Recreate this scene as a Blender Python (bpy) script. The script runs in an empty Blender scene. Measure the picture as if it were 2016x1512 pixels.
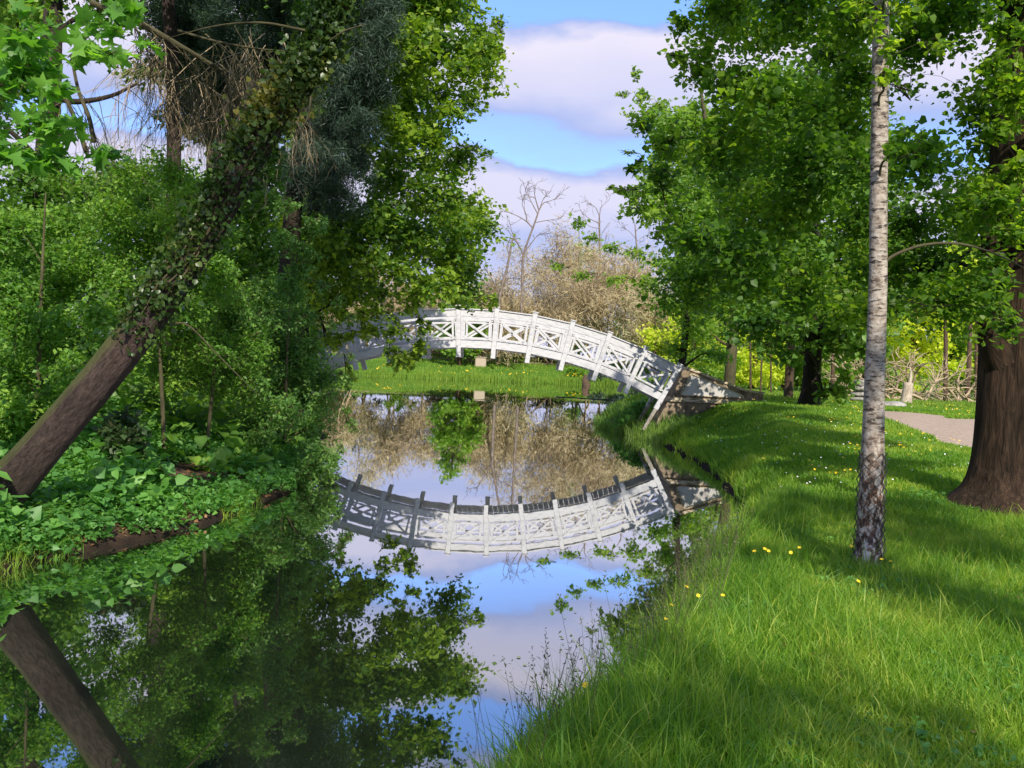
import bpy, math
import numpy as np
from mathutils import Matrix, Vector

# ------------------------------------------------------------------ camera, sky, sun, exposure
S = bpy.context.scene
COL = S.collection
F = 1800.0                      # focal length in pixels of a 2016 px wide frame
EYE = np.array([0.0, 0.0, 1.95])
PITCH = math.atan(36 / F); ROLL = math.radians(2.6)
fw = np.array([0, math.cos(PITCH), -math.sin(PITCH)])
r0 = np.array([1.0, 0, 0]); u0 = np.array([0, math.sin(PITCH), math.cos(PITCH)])
rt = math.cos(ROLL) * r0 + math.sin(ROLL) * u0
up = -math.sin(ROLL) * r0 + math.cos(ROLL) * u0
cam = bpy.data.objects.new('camera', bpy.data.cameras.new('camera')); COL.objects.link(cam)
cam.matrix_world = Matrix(((rt[0], up[0], -fw[0], EYE[0]), (rt[1], up[1], -fw[1], EYE[1]),
                           (rt[2], up[2], -fw[2], EYE[2]), (0, 0, 0, 1)))
cam.data.sensor_width = 36; cam.data.lens = 36 * F / 2016
cam.data.clip_start = 0.05; cam.data.clip_end = 3000
S.camera = cam

SUN_EL = math.radians(37)
SUN_TRAVEL = math.radians(-12)      # the light travels mostly along +Y, turned this much towards +X
sx, sy = math.sin(SUN_TRAVEL), math.cos(SUN_TRAVEL)
sun_dir = Vector((sx * math.cos(SUN_EL), sy * math.cos(SUN_EL), -math.sin(SUN_EL)))
sl = bpy.data.lights.new('sun', 'SUN'); sl.energy = 2.9; sl.angle = math.radians(0.5); sl.color = (1.0, 0.93, 0.80)
so = bpy.data.objects.new('sun', sl); COL.objects.link(so); so.location = (-30, -60, 60)
so.rotation_euler = sun_dir.to_track_quat('-Z', 'Y').to_euler()

W = bpy.data.worlds.new('World'); S.world = W; W.use_nodes = True
nt = W.node_tree; N = nt.nodes; L = nt.links
for n in list(N): N.remove(n)
def nd(t, **k):
    n = N.new(t)
    for a, b in k.items(): setattr(n, a, b)
    return n
out = nd('ShaderNodeOutputWorld')
sky = nd('ShaderNodeTexSky', sky_type='NISHITA', sun_disc=False)
sky.sun_elevation = SUN_EL; sky.sun_rotation = math.atan2(-sx, -sy)
sky.air_density = 1.0; sky.dust_density = 0.3; sky.ozone_density = 2.0
bg1 = nd('ShaderNodeBackground'); bg1.inputs[1].default_value = 0.15
bg2 = nd('ShaderNodeBackground'); bg2.inputs[1].default_value = 0.49
tc = nd('ShaderNodeTexCoord'); sep = nd('ShaderNodeSeparateXYZ')
L.new(tc.outputs['Generated'], sep.inputs[0])
def m(op, a, b=None, c=None):
    n = nd('ShaderNodeMath', operation=op)
    for i, v in enumerate((a, b, c)):
        if v is None: continue
        if isinstance(v, (int, float)): n.inputs[i].default_value = v
        else: L.new(v, n.inputs[i])
    return n.outputs[0]
den = m('ADD', m('MAXIMUM', sep.outputs[2], 0.0), 0.12)
cmb = nd('ShaderNodeCombineXYZ')
L.new(m('DIVIDE', sep.outputs[0], den), cmb.inputs[0]); L.new(m('DIVIDE', sep.outputs[1], den), cmb.inputs[1])
nz = nd('ShaderNodeTexNoise'); nz.inputs['Scale'].default_value = 1.1; nz.inputs['Detail'].default_value = 7
nz.inputs['Roughness'].default_value = 0.52; L.new(cmb.outputs[0], nz.inputs['Vector'])
nz2 = nd('ShaderNodeTexNoise'); nz2.inputs['Scale'].default_value = 9; nz2.inputs['Detail'].default_value = 6
mp = nd('ShaderNodeMapping'); mp.inputs['Scale'].default_value = (1, 1, 2.2)
L.new(tc.outputs['Generated'], mp.inputs[0]); L.new(mp.outputs[0], nz2.inputs['Vector'])
el = m('ADD', sep.outputs[2], m('MULTIPLY', m('SUBTRACT', nz.outputs[0], 0.5), 0.10))
el = m('ADD', el, m('MULTIPLY', m('SUBTRACT', nz2.outputs[0], 0.5), 0.055))
ramp = nd('ShaderNodeValToRGB'); cr = ramp.color_ramp
stops = [(0.0, .80), (0.07, .62), (0.135, .45), (0.165, .80), (0.20, .82), (0.222, .16), (0.248, .22), (0.285, .70), (0.333, .96),
         (0.350, .10), (0.39, .05), (0.415, .55), (0.47, .75), (0.52, .2), (0.62, .1), (0.72, .6), (0.8, .15), (1.0, .3)]
while len(cr.elements) < len(stops): cr.elements.new(0.5)
for e, (p, v) in zip(cr.elements, stops): e.position = p; e.color = (v, v, v, 1)
L.new(el, ramp.inputs[0]); cf = nd('ShaderNodeMath', operation='MULTIPLY', use_clamp=True); cf.inputs[1].default_value = 2.8; L.new(ramp.outputs[0], cf.inputs[0])
ccol = nd('ShaderNodeMix', data_type='RGBA')
ccol.inputs[6].default_value = (0.20, 0.37, 0.84, 1); ccol.inputs[7].default_value = (0.86, 0.81, 0.95, 1)
L.new(ramp.outputs[0], ccol.inputs[0]); L.new(ccol.outputs[2], bg2.inputs[0])
tint = nd('ShaderNodeMix', data_type='RGBA', blend_type='MULTIPLY'); tint.inputs[0].default_value = 1
tint.inputs[7].default_value = (0.62, 0.74, 1.02, 1)
L.new(sky.outputs[0], tint.inputs[6]); L.new(tint.outputs[2], bg1.inputs[0])
ms = nd('ShaderNodeMixShader'); L.new(cf.outputs[0], ms.inputs[0])
L.new(bg1.outputs[0], ms.inputs[1]); L.new(bg2.outputs[0], ms.inputs[2]); L.new(ms.outputs[0], out.inputs[0])

S.view_settings.view_transform = 'Standard'; S.view_settings.look = 'None'
S.view_settings.exposure = 1.1; S.view_settings.gamma = 1.0; S.view_settings.use_curve_mapping = False
S.cycles.max_bounces = 7; S.cycles.transparent_max_bounces = 4; S.cycles.diffuse_bounces = 4
S.cycles.glossy_bounces = 3; S.cycles.transmission_bounces = 4
S.cycles.use_denoising = True

# ------------------------------------------------------------------ helpers
def at(px, py, Y):
    """point at distance Y ahead seen at photograph pixel px, py"""
    d = fw + rt * (px - 1008) / F - up * (py - 756) / F
    return EYE + d * (Y / d[1])
def nrm(v):
    return v / np.maximum(np.linalg.norm(v, axis=-1, keepdims=True), 1e-9)
def link(o, parent=None):
    COL.objects.link(o)
    if parent is not None: o.parent = parent
    return o
def tag(o, label=None, cat=None, group=None, kind=None):
    if label: o['label'] = label
    if cat: o['category'] = cat
    if group: o['group'] = group
    if kind: o['kind'] = kind
    return o
def thing(name, label, cat, loc=(0, 0, 0), group=None):
    o = bpy.data.objects.new(name, None); o.empty_display_size = 0.2
    o.location = Vector([float(c) for c in loc]); link(o)
    return tag(o, label, cat, group)
def make_mesh(name, V, FC, mat, attrs=None, smooth=False):
    """V (n,3); FC list of int arrays, each (k, m) of k m-sided polygons"""
    me = bpy.data.meshes.new(name)
    if isinstance(FC, np.ndarray): FC = [FC]
    FC = [f for f in FC if len(f)]
    V = np.asarray(V, dtype=np.float32)
    loops = np.concatenate([f.ravel() for f in FC]).astype(np.int32)
    sizes = np.concatenate([np.full(len(f), f.shape[1]) for f in FC]).astype(np.int32)
    starts = np.concatenate([[0], np.cumsum(sizes)[:-1]]).astype(np.int32)
    me.vertices.add(len(V)); me.vertices.foreach_set('co', V.ravel())
    me.loops.add(len(loops)); me.loops.foreach_set('vertex_index', loops)
    me.polygons.add(len(sizes)); me.polygons.foreach_set('loop_start', starts)
    try: me.polygons.foreach_set('loop_total', sizes)
    except Exception: pass
    if smooth: me.polygons.foreach_set('use_smooth', np.ones(len(sizes), dtype=bool))
    for k, a in (attrs or {}).items():
        a = np.asarray(a, dtype=np.float32)
        if a.ndim == 1:
            at_ = me.attributes.new(k, 'FLOAT', 'POINT'); at_.data.foreach_set('value', a)
        else:
            at_ = me.attributes.new(k, 'FLOAT_VECTOR', 'POINT'); at_.data.foreach_set('vector', a.ravel())
    if mat: me.materials.append(mat)
    me.update(calc_edges=True); me.validate()
    return me
def obj(name, me, parent=None, origin=None):
    o = bpy.data.objects.new(name, me); link(o, parent)
    if origin is not None: o.location = Vector([float(c) for c in origin])
    return o
class MB:
    """collects boxes and prisms"""
    def __init__(s): s.v = []; s.f = []
    def add(s, V, FC):
        b = len(s.v); s.v += [tuple(v) for v in V]; s.f += [tuple(i + b for i in f) for f in FC]
    def box(s, c, d, R=None, bev=0.0):
        c = np.array(c, float); h = np.array(d, float) / 2
        if bev <= 0:
            V = np.array([[x, y, z] for x in (-1, 1) for y in (-1, 1) for z in (-1, 1)], float) * h
            FC = [(0, 1, 3, 2), (4, 6, 7, 5), (0, 4, 5, 1), (2, 3, 7, 6), (0, 2, 6, 4), (1, 5, 7, 3)]
        else:
            V = []; idx = {}
            for x in (-1, 1):
                for y in (-1, 1):
                    for z in (-1, 1):
                        for a in range(3):
                            p = np.array([x, y, z], float) * (h - bev); p[a] = (x, y, z)[a] * h[a]
                            idx[(x, y, z, a)] = len(V); V.append(p)
            V = np.array(V); FC = []
            for a in range(3):
                b_, c_ = (a + 1) % 3, (a + 2) % 3
                for sg in (-1, 1):
                    q = []
                    for (i, j) in ((-1, -1), (1, -1), (1, 1), (-1, 1)):
                        k = [0, 0, 0]; k[a] = sg; k[b_] = i; k[c_] = j; q.append(idx[(*k, a)])
                    FC.append(tuple(q if sg > 0 else q[::-1]))
                for i in (-1, 1):
                    for j in (-1, 1):
                        q = []
                        for sg in (-1, 1):
                            k = [0, 0, 0]; k[a] = sg; k[b_] = i; k[c_] = j
                            q += [idx[(*k, b_)], idx[(*k, c_)]]
                        q = [q[0], q[1], q[3], q[2]]
                        FC.append(tuple(q if i * j > 0 else q[::-1]))
            for x in (-1, 1):
                for y in (-1, 1):
                    for z in (-1, 1):
                        FC.append(tuple(idx[(x, y, z, a)] for a in ((0, 1, 2) if x * y * z > 0 else (2, 1, 0))))
        if R is not None: V = V @ np.array(R).T
        s.add(V + c, FC)
    def prism(s, poly, y0, y1):
        """poly of (x,z), counter-clockwise seen from -Y"""
        n = len(poly)
        V = [(x, y0, z) for x, z in poly] + [(x, y1, z) for x, z in poly]
        s.add(V, [tuple(range(n)), tuple(range(2 * n - 1, n - 1, -1))] + [(i, i + n, (i + 1) % n + n, (i + 1) % n) for i in range(n)])
    def mesh(s, name, mat):
        me = bpy.data.meshes.new(name); me.from_pydata([tuple(map(float, v)) for v in s.v], [], s.f)
        if mat: me.materials.append(mat)
        import bmesh
        bm = bmesh.new(); bm.from_mesh(me); bmesh.ops.recalc_face_normals(bm, faces=bm.faces); bm.to_mesh(me); bm.free()
        me.update(); return me
    def build(s, name, mat, parent=None, origin=None):
        return obj(name, s.mesh(name, mat), parent, origin)

def spline(P, n):
    """Catmull-Rom through rows of P, n samples"""
    P = np.asarray(P, float)
    if len(P) == 2: return P[0] + (P[1] - P[0]) * np.linspace(0, 1, n)[:, None]
    Q = np.vstack([2 * P[0] - P[1], P, 2 * P[-1] - P[-2]])
    t = np.linspace(0, len(P) - 1 - 1e-6, n); i = t.astype(int); u = (t - i)[:, None]
    a, b, c, d = Q[i], Q[i + 1], Q[i + 2], Q[i + 3]
    return 0.5 * (2 * b + (c - a) * u + (2 * a - 5 * b + 4 * c - d) * u ** 2 + (3 * b - a - 3 * c + d) * u ** 3)
def tubes(PTS, R, sides, rng=None, rough=0.0, cap=False):
    """PTS (n,k,3), R (n,k): n tubes at once -> V, faces, bark coordinates"""
    n, k, _ = PTS.shape
    T = np.zeros_like(PTS); T[:, 1:-1] = PTS[:, 2:] - PTS[:, :-2]; T[:, 0] = PTS[:, 1] - PTS[:, 0]; T[:, -1] = PTS[:, -1] - PTS[:, -2]
    T = nrm(T)
    ref = np.where(np.abs(T[:, :1, 2:3]) > 0.75, np.array([0.0, 1.0, 0.02]), np.array([0.0, 0.02, 1.0]))
    A = nrm(np.cross(T, np.broadcast_to(ref, T.shape))); B = np.cross(T, A)
    ang = np.linspace(0, 2 * np.pi, sides, endpoint=False)
    rr = R[:, :, None] * np.ones(sides)
    if rough and rng is not None:
        ph = rng.uniform(0, 6.28, (n, 1, 6))
        s_ = np.linspace(0, 1, k)[None, :, None]
        w = 0
        for j, (fa, fl) in enumerate(((2, 3), (3, 7), (5, 2), (7, 11), (4, 17), (9, 5))):
            w = w + np.sin(fa * ang + ph[:, :, j:j + 1] + fl * s_) / (1 + j * .5)
        rr = rr * (1 + rough * w)
    off = A[:, :, None, :] * (np.cos(ang)[:, None] * rr[..., None]) + B[:, :, None, :] * (np.sin(ang)[:, None] * rr[..., None])
    V = (PTS[:, :, None, :] + off).reshape(-1, 3)
    seg = np.concatenate([np.zeros((n, 1)), np.cumsum(np.linalg.norm(np.diff(PTS, axis=1), axis=2), axis=1)], axis=1)
    bk = np.stack([np.cos(ang) * rr, np.sin(ang) * rr, np.broadcast_to(seg[:, :, None], rr.shape)], -1).reshape(-1, 3)
    i = np.arange(n)[:, None, None] * k * sides + np.arange(k - 1)[None, :, None] * sides
    j = np.arange(sides); j2 = (j + 1) % sides
    FQ = np.stack([i + j, i + j2, i + sides + j2, i + sides + j], -1).reshape(-1, 4)
    FC = [FQ]
    if cap:
        FC.append(np.array([[(x * k + k - 1) * sides + q for q in range(sides)] for x in range(n)]))
    return V, FC, bk
def tube_obj(name, P, R, mat, parent=None, sides=8, n=12, rng=None, rough=0.0, cap=True):
    P = np.asarray(P, float)
    Q = spline(np.column_stack([P, R]), n)
    V, FC, bk = tubes(Q[None, :, :3], Q[None, :, 3], sides, rng, rough, cap)
    return obj(name, make_mesh(name, V, FC, mat, {'bark': bk}, smooth=True), parent)

LEAF = {   # outline (across, along, lift) of one leaf and its faces
    'lozenge': (np.array([[0, 0, 0], [.5, .45, .10], [0, 1, 0], [-.5, .45, .10]]), np.array([[0, 1, 2], [0, 2, 3]])),
    'heart': (np.array([[0, 0, 0], [.42, -.02, .06], [.5, .38, .12], [0, 1, -.06], [-.5, .38, .12], [-.42, -.02, .06]]),
              np.array([[0, 1, 2], [0, 2, 3], [0, 3, 4], [0, 4, 5]])),
    'lobed': (np.array([[0, 0, 0], [.55, .05, .1], [.28, .3, .05], [.6, .62, .12], [.2, .62, 0], [0, 1.05, -.08],
                        [-.2, .62, 0], [-.6, .62, .12], [-.28, .3, .05], [-.55, .05, .1]]),
              np.array([[0, 1, 2], [0, 2, 4], [2, 3, 4], [0, 4, 6], [4, 5, 6], [0, 6, 8], [6, 7, 8], [0, 8, 9]])),
    'tri': (np.array([[-.5, 0, 0], [.5, 0, 0], [0, 1, 0]]), np.array([[0, 1, 2]])),
}
def leaves(P, size, rng, shape='lozenge', width=0.7, upness=0.7, droop=0.3, var=0.5):
    """one leaf per row of P -> V, F, tint"""
    n = len(P); prof, fc = LEAF[shape]; k = len(prof)
    Nn = nrm(rng.normal(size=(n, 3)) + np.array([0, 0, upness * 1.8]))
    D = rng.normal(size=(n, 3)) + np.array([0, 0, -droop * 2]); D = nrm(D - Nn * (D * Nn).sum(1, keepdims=True))
    A = np.cross(D, Nn)
    sz = size * (1 + var * rng.uniform(-1, 1, n))[:, None, None]
    V = P[:, None, :] + sz * (A[:, None] * prof[None, :, 0:1] * width + D[:, None] * prof[None, :, 1:2] + Nn[:, None] * prof[None, :, 2:3])
    FC = (np.arange(n)[:, None, None] * k + fc[None]).reshape(-1, 3)
    t = np.repeat(rng.uniform(0, 1, n), k)
    return V.reshape(-1, 3), FC, t

# ------------------------------------------------------------------ materials
def mat_base(name):
    mt = bpy.data.materials.new(name); mt.use_nodes = True
    t = mt.node_tree
    for n in list(t.nodes): t.nodes.remove(n)
    o = t.nodes.new('ShaderNodeOutputMaterial')
    def new(ty, **k):
        n = t.nodes.new(ty)
        for a, b in k.items(): setattr(n, a, b)
        return n
    return mt, t, new, o
def ramp_node(new, stops):
    r = new('ShaderNodeValToRGB'); e = r.color_ramp
    while len(e.elements) < len(stops): e.elements.new(0.5)
    for q, (p, c) in zip(e.elements, stops): q.position = p; q.color = (*c, 1)
    return r
def leaf_mat(name, cols, trans=0.4, rough=0.45, tcol=None, patch=0.6):
    K_ = 1.6 if name in ('shrub_leaf', 'overhanging_shrub_leaf', 'shaded_lime_leaf', 'maple_leaf', 'bank_herb_leaf') else 1.22
    if name not in ('ivy_leaf', 'far_grass_blade', 'dead_leaf', 'brown_bud', 'conifer_needle', 'grass_seed_head'): cols = [(r_ * K_ * 1.42, g_ * K_ * 1.16, b_ * K_) for r_, g_, b_ in cols]
    mt, t, new, o = mat_base(name)
    a = new('ShaderNodeAttribute', attribute_name='tint')
    g = new('ShaderNodeNewGeometry')
    nz = new('ShaderNodeTexNoise'); nz.inputs['Scale'].default_value = patch; nz.inputs['Detail'].default_value = 2
    t.links.new(g.outputs['Position'], nz.inputs['Vector'])
    ad = new('ShaderNodeMath', operation='MULTIPLY_ADD'); ad.inputs[1].default_value = 0.55
    s2 = new('ShaderNodeMath', operation='MULTIPLY_ADD'); s2.inputs[1].default_value = 1.3; s2.inputs[2].default_value = -0.42
    t.links.new(nz.outputs[0], s2.inputs[0]); t.links.new(a.outputs['Fac'], ad.inputs[0]); t.links.new(s2.outputs[0], ad.inputs[2])
    r = ramp_node(new, [(i / (len(cols) - 1), c) for i, c in enumerate(cols)])
    t.links.new(ad.outputs[0], r.inputs[0])
    p = new('ShaderNodeBsdfPrincipled'); p.inputs['Roughness'].default_value = rough; p.inputs['Specular IOR Level'].default_value = 0.35
    t.links.new(r.outputs[0], p.inputs['Base Color'])
    tr = new('ShaderNodeBsdfTranslucent')
    mx = new('ShaderNodeMix', data_type='RGBA', blend_type='MULTIPLY'); mx.inputs[0].default_value = 1
    mx.inputs[7].default_value = (*(tcol or (1.9, 2.0, 0.7)), 1)
    t.links.new(r.outputs[0], mx.inputs[6]); t.links.new(mx.outputs[2], tr.inputs[0])
    m_ = new('ShaderNodeMixShader'); m_.inputs[0].default_value = trans
    t.links.new(p.outputs[0], m_.inputs[1]); t.links.new(tr.outputs[0], m_.inputs[2]); t.links.new(m_.outputs[0], o.inputs[0])
    return mt
def bark_mat(name, c1, c2, scale=(9, 9, 2.0), bump=0.6, c3=None, rough=0.9, dist=0.03, moss=False):
    mt, t, new, o = mat_base(name)
    a = new('ShaderNodeAttribute', attribute_name='bark')
    mp = new('ShaderNodeMapping'); mp.inputs['Scale'].default_value = scale
    t.links.new(a.outputs['Vector'], mp.inputs[0])
    nz = new('ShaderNodeTexNoise'); nz.inputs['Scale'].default_value = 2.5; nz.inputs['Detail'].default_value = 8; nz.inputs['Roughness'].default_value = 0.65
    nz.inputs['Distortion'].default_value = 0.6
    t.links.new(mp.outputs[0], nz.inputs['Vector'])
    r = ramp_node(new, [(0.32, c1), (0.55, c2), (0.75, c3 or tuple(min(1, x * 1.4) for x in c2))])
    t.links.new(nz.outputs[0], r.inputs[0])
    n2 = new('ShaderNodeTexNoise'); n2.inputs['Scale'].default_value = 1.3; n2.inputs['Detail'].default_value = 4
    t.links.new(a.outputs['Vector'], n2.inputs['Vector'])
    mx = new('ShaderNodeMix', data_type='RGBA', blend_type='MULTIPLY')
    r2 = ramp_node(new, [(0.35, (0.6, 0.62, 0.55)), (0.65, (1.15, 1.1, 1.05))])
    t.links.new(n2.outputs[0], r2.inputs[0]); mx.inputs[0].default_value = 0.8
    t.links.new(r.outputs[0], mx.inputs[6]); t.links.new(r2.outputs[0], mx.inputs[7])
    p = new('ShaderNodeBsdfPrincipled'); p.inputs['Roughness'].default_value = rough; p.inputs['Specular IOR Level'].default_value = 0.2
    col = mx.outputs[2]
    if moss:      # moss grows on the upper side of a leaning trunk
        g = new('ShaderNodeNewGeometry'); sp = new('ShaderNodeSeparateXYZ'); t.links.new(g.outputs['True Normal'], sp.inputs[0])
        ma = new('ShaderNodeMath', operation='MULTIPLY_ADD'); ma.inputs[1].default_value = .9; t.links.new(n2.outputs[0], ma.inputs[0]); t.links.new(sp.outputs[2], ma.inputs[2])
        mr = new('ShaderNodeMapRange'); mr.inputs[1].default_value = .55; mr.inputs[2].default_value = 1.0; t.links.new(ma.outputs[0], mr.inputs[0])
        mm = new('ShaderNodeMix', data_type='RGBA'); t.links.new(mr.outputs[0], mm.inputs[0]); t.links.new(col, mm.inputs[6]); mm.inputs[7].default_value = (.075, .085, .022, 1); col = mm.outputs[2]
    t.links.new(col, p.inputs['Base Color'])
    b = new('ShaderNodeBump'); b.inputs['Strength'].default_value = bump; b.inputs['Distance'].default_value = dist
    t.links.new(nz.outputs[0], b.inputs['Height']); t.links.new(b.outputs[0], p.inputs['Normal'])
    t.links.new(p.outputs[0], o.inputs[0])
    return mt
def plain_mat(name, c1, c2, scale=6, rough=0.7, bump=0.15, detail=6, lo=0.35, hi=0.65, stretch=(1, 1, 1), dist=0.02):
    mt, t, new, o = mat_base(name)
    g = new('ShaderNodeTexCoord'); mp = new('ShaderNodeMapping'); mp.inputs['Scale'].default_value = stretch
    t.links.new(g.outputs['Object'], mp.inputs[0])
    nz = new('ShaderNodeTexNoise'); nz.inputs['Scale'].default_value = scale; nz.inputs['Detail'].default_value = detail
    nz.inputs['Roughness'].default_value = 0.65
    t.links.new(mp.outputs[0], nz.inputs['Vector'])
    r = ramp_node(new, [(lo, c1), (hi, c2)]); t.links.new(nz.outputs[0], r.inputs[0])
    p = new('ShaderNodeBsdfPrincipled'); p.inputs['Roughness'].default_value = rough; p.inputs['Specular IOR Level'].default_value = 0.3
    t.links.new(r.outputs[0], p.inputs['Base Color'])
    b = new('ShaderNodeBump'); b.inputs['Strength'].default_value = bump; b.inputs['Distance'].default_value = dist
    t.links.new(nz.outputs[0], b.inputs['Height']); t.links.new(b.outputs[0], p.inputs['Normal'])
    t.links.new(p.outputs[0], o.inputs[0])
    return mt

M = {}
M['lime'] = leaf_mat('lime_leaf', [(.024, .070, .012), (.042, .115, .016), (.09, .19, .022), (.19, .30, .03)], .55)
M['lime_far'] = leaf_mat('shaded_lime_leaf', [(.026, .075, .016), (.05, .125, .022), (.11, .21, .034)], .4)
M['pale'] = leaf_mat('pale_spring_leaf', [(.055, .14, .022), (.10, .21, .035), (.20, .31, .06)], .5)
M['yellowgreen'] = leaf_mat('yellow_green_leaf', [(.14, .24, .025), (.27, .38, .04), (.45, .52, .08)], .45, patch=.15)
M['maple'] = leaf_mat('maple_leaf', [(.035, .11, .02), (.06, .17, .03), (.11, .25, .04)], .45)
M['alder'] = leaf_mat('alder_leaf', [(.022, .068, .014), (.045, .12, .018), (.12, .22, .024), (.20, .32, .03)], .42, patch=.35)
M['shrub'] = leaf_mat('shrub_leaf', [(.030, .090, .018), (.06, .15, .026), (.14, .25, .04)], .42)
M['willowy'] = leaf_mat('overhanging_shrub_leaf', [(.030, .085, .026), (.055, .14, .038), (.12, .22, .055)], .4)
M['conifer'] = leaf_mat('conifer_needle', [(.022, .045, .030), (.04, .075, .05), (.075, .115, .07)], .2, rough=.6)
M['dark_leaf'] = leaf_mat('dark_evergreen_leaf', [(.010, .028, .012), (.022, .05, .018), (.04, .08, .025)], .2)
M['ivy'] = leaf_mat('ivy_leaf', [(.014, .034, .010), (.030, .066, .014), (.075, .12, .024), (.32, .27, .06)], .25, rough=.35, patch=1.2)
M['nettle'] = leaf_mat('bank_herb_leaf', [(.025, .085, .022), (.045, .14, .035), (.09, .22, .05)], .4)
M['buds'] = leaf_mat('brown_bud', [(.30, .23, .13), (.42, .34, .19), (.54, .46, .27), (.40, .43, .17)], .25, rough=.8, tcol=(1.3, 1.2, .9), patch=.06)
M['grass'] = leaf_mat('grass_blade', [(.036, .118, .014), (.070, .185, .020), (.13, .255, .030), (.25, .34, .07)], .45, rough=.5, tcol=(1.8, 1.8, .6), patch=.8)
M['grass_bright'] = leaf_mat('far_grass_blade', [(.10, .20, .022), (.18, .29, .03), (.29, .38, .05)], .4, rough=.6, tcol=(1.4, 1.5, .6), patch=.2)
M['reed'] = leaf_mat('reed_blade', [(.05, .13, .03), (.09, .19, .04), (.16, .26, .07)], .35, rough=.5)
M['litter'] = leaf_mat('dead_leaf', [(.16, .07, .035), (.27, .14, .07), (.42, .26, .13)], .15, rough=.8, tcol=(1, 1, 1), patch=2)
M['seed'] = leaf_mat('grass_seed_head', [(.10, .11, .045), (.20, .19, .09)], .2, rough=.8, tcol=(1, 1, 1))
M['bark'] = bark_mat('brown_bark', (.035, .022, .014), (.12, .078, .052), c3=(.22, .15, .10))
M['bark_lean'] = bark_mat('reddish_grey_bark', (.022, .015, .013), (.062, .043, .038), scale=(15, 15, 5.0), bump=.9, c3=(.10, .074, .064), moss=True)
M['bark_big'] = bark_mat('deep_ridged_bark', (.015, .010, .007), (.055, .034, .022), scale=(8, 8, 1.1), bump=1.0, c3=(.12, .075, .048), dist=.06)
M['bark_dark'] = bark_mat('dark_bark', (.014, .012, .009), (.045, .035, .026), bump=.4)
M['twig'] = bark_mat('olive_twig', (.045, .040, .022), (.10, .088, .048), bump=.1)
M['dead'] = bark_mat('dead_grey_brown_wood', (.09, .07, .055), (.24, .19, .16), bump=.3)
M['tan_twig'] = bark_mat('tan_bare_twig', (.30, .22, .14), (.50, .39, .26), c3=(.62, .50, .35), bump=.1)
M['palebark'] = bark_mat('pale_stripped_wood', (.28, .22, .18), (.55, .46, .38), bump=.2)
M['white'] = plain_mat('weathered_white_paint', (.36, .36, .38), (.53, .525, .54), scale=5, rough=.55, bump=.05, lo=.3, hi=.5, stretch=(1, 1, 3))
M['weathered'] = plain_mat('stained_white_paint', (.13, .11, .08), (.42, .38, .33), scale=7, rough=.75, bump=.2)
M['plaster'] = plain_mat('stained_plaster', (.17, .14, .11), (.46, .44, .42), scale=3.2, rough=.85, bump=.15, lo=.30, hi=.47)
M['stone'] = plain_mat('mossy_brown_stone', (.055, .042, .026), (.33, .25, .17), scale=5, rough=.9, bump=.5, lo=.3, hi=.68)
M['ledge'] = plain_mat('pale_weathered_stone', (.13, .10, .06), (.55, .46, .33), scale=5, rough=.9, bump=.4, lo=.36, hi=.6, stretch=(1, 1, 4))
M['deck'] = plain_mat('grey_deck_board', (.50, .49, .49), (.70, .69, .69), scale=6, rough=.8, bump=.2, stretch=(1, .2, 1))
M['wire'] = plain_mat('dark_galvanised_wire', (.05, .05, .045), (.12, .115, .10), scale=20, rough=.5, bump=0)
M['rock'] = plain_mat('grey_rock', (.18, .17, .15), (.42, .39, .36), scale=4, rough=.9, bump=.5)
M['yellow'] = plain_mat('yellow_petal', (.75, .48, .01), (.85, .62, .03), scale=10, rough=.5, bump=0)
M['whitepetal'] = plain_mat('white_petal', (.75, .75, .75), (.85, .85, .85), scale=10, rough=.5, bump=0)
M['stem'] = plain_mat('green_stem', (.04, .11, .02), (.07, .16, .03), scale=10, rough=.6, bump=0)
M['lilypad'] = plain_mat('floating_leaf', (.10, .15, .04), (.30, .32, .14), scale=4, rough=.4, bump=0)
M['path'] = plain_mat('sandy_gravel_path', (.30, .22, .16), (.47, .36, .27), scale=14, rough=.95, bump=.3, detail=10)

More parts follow.
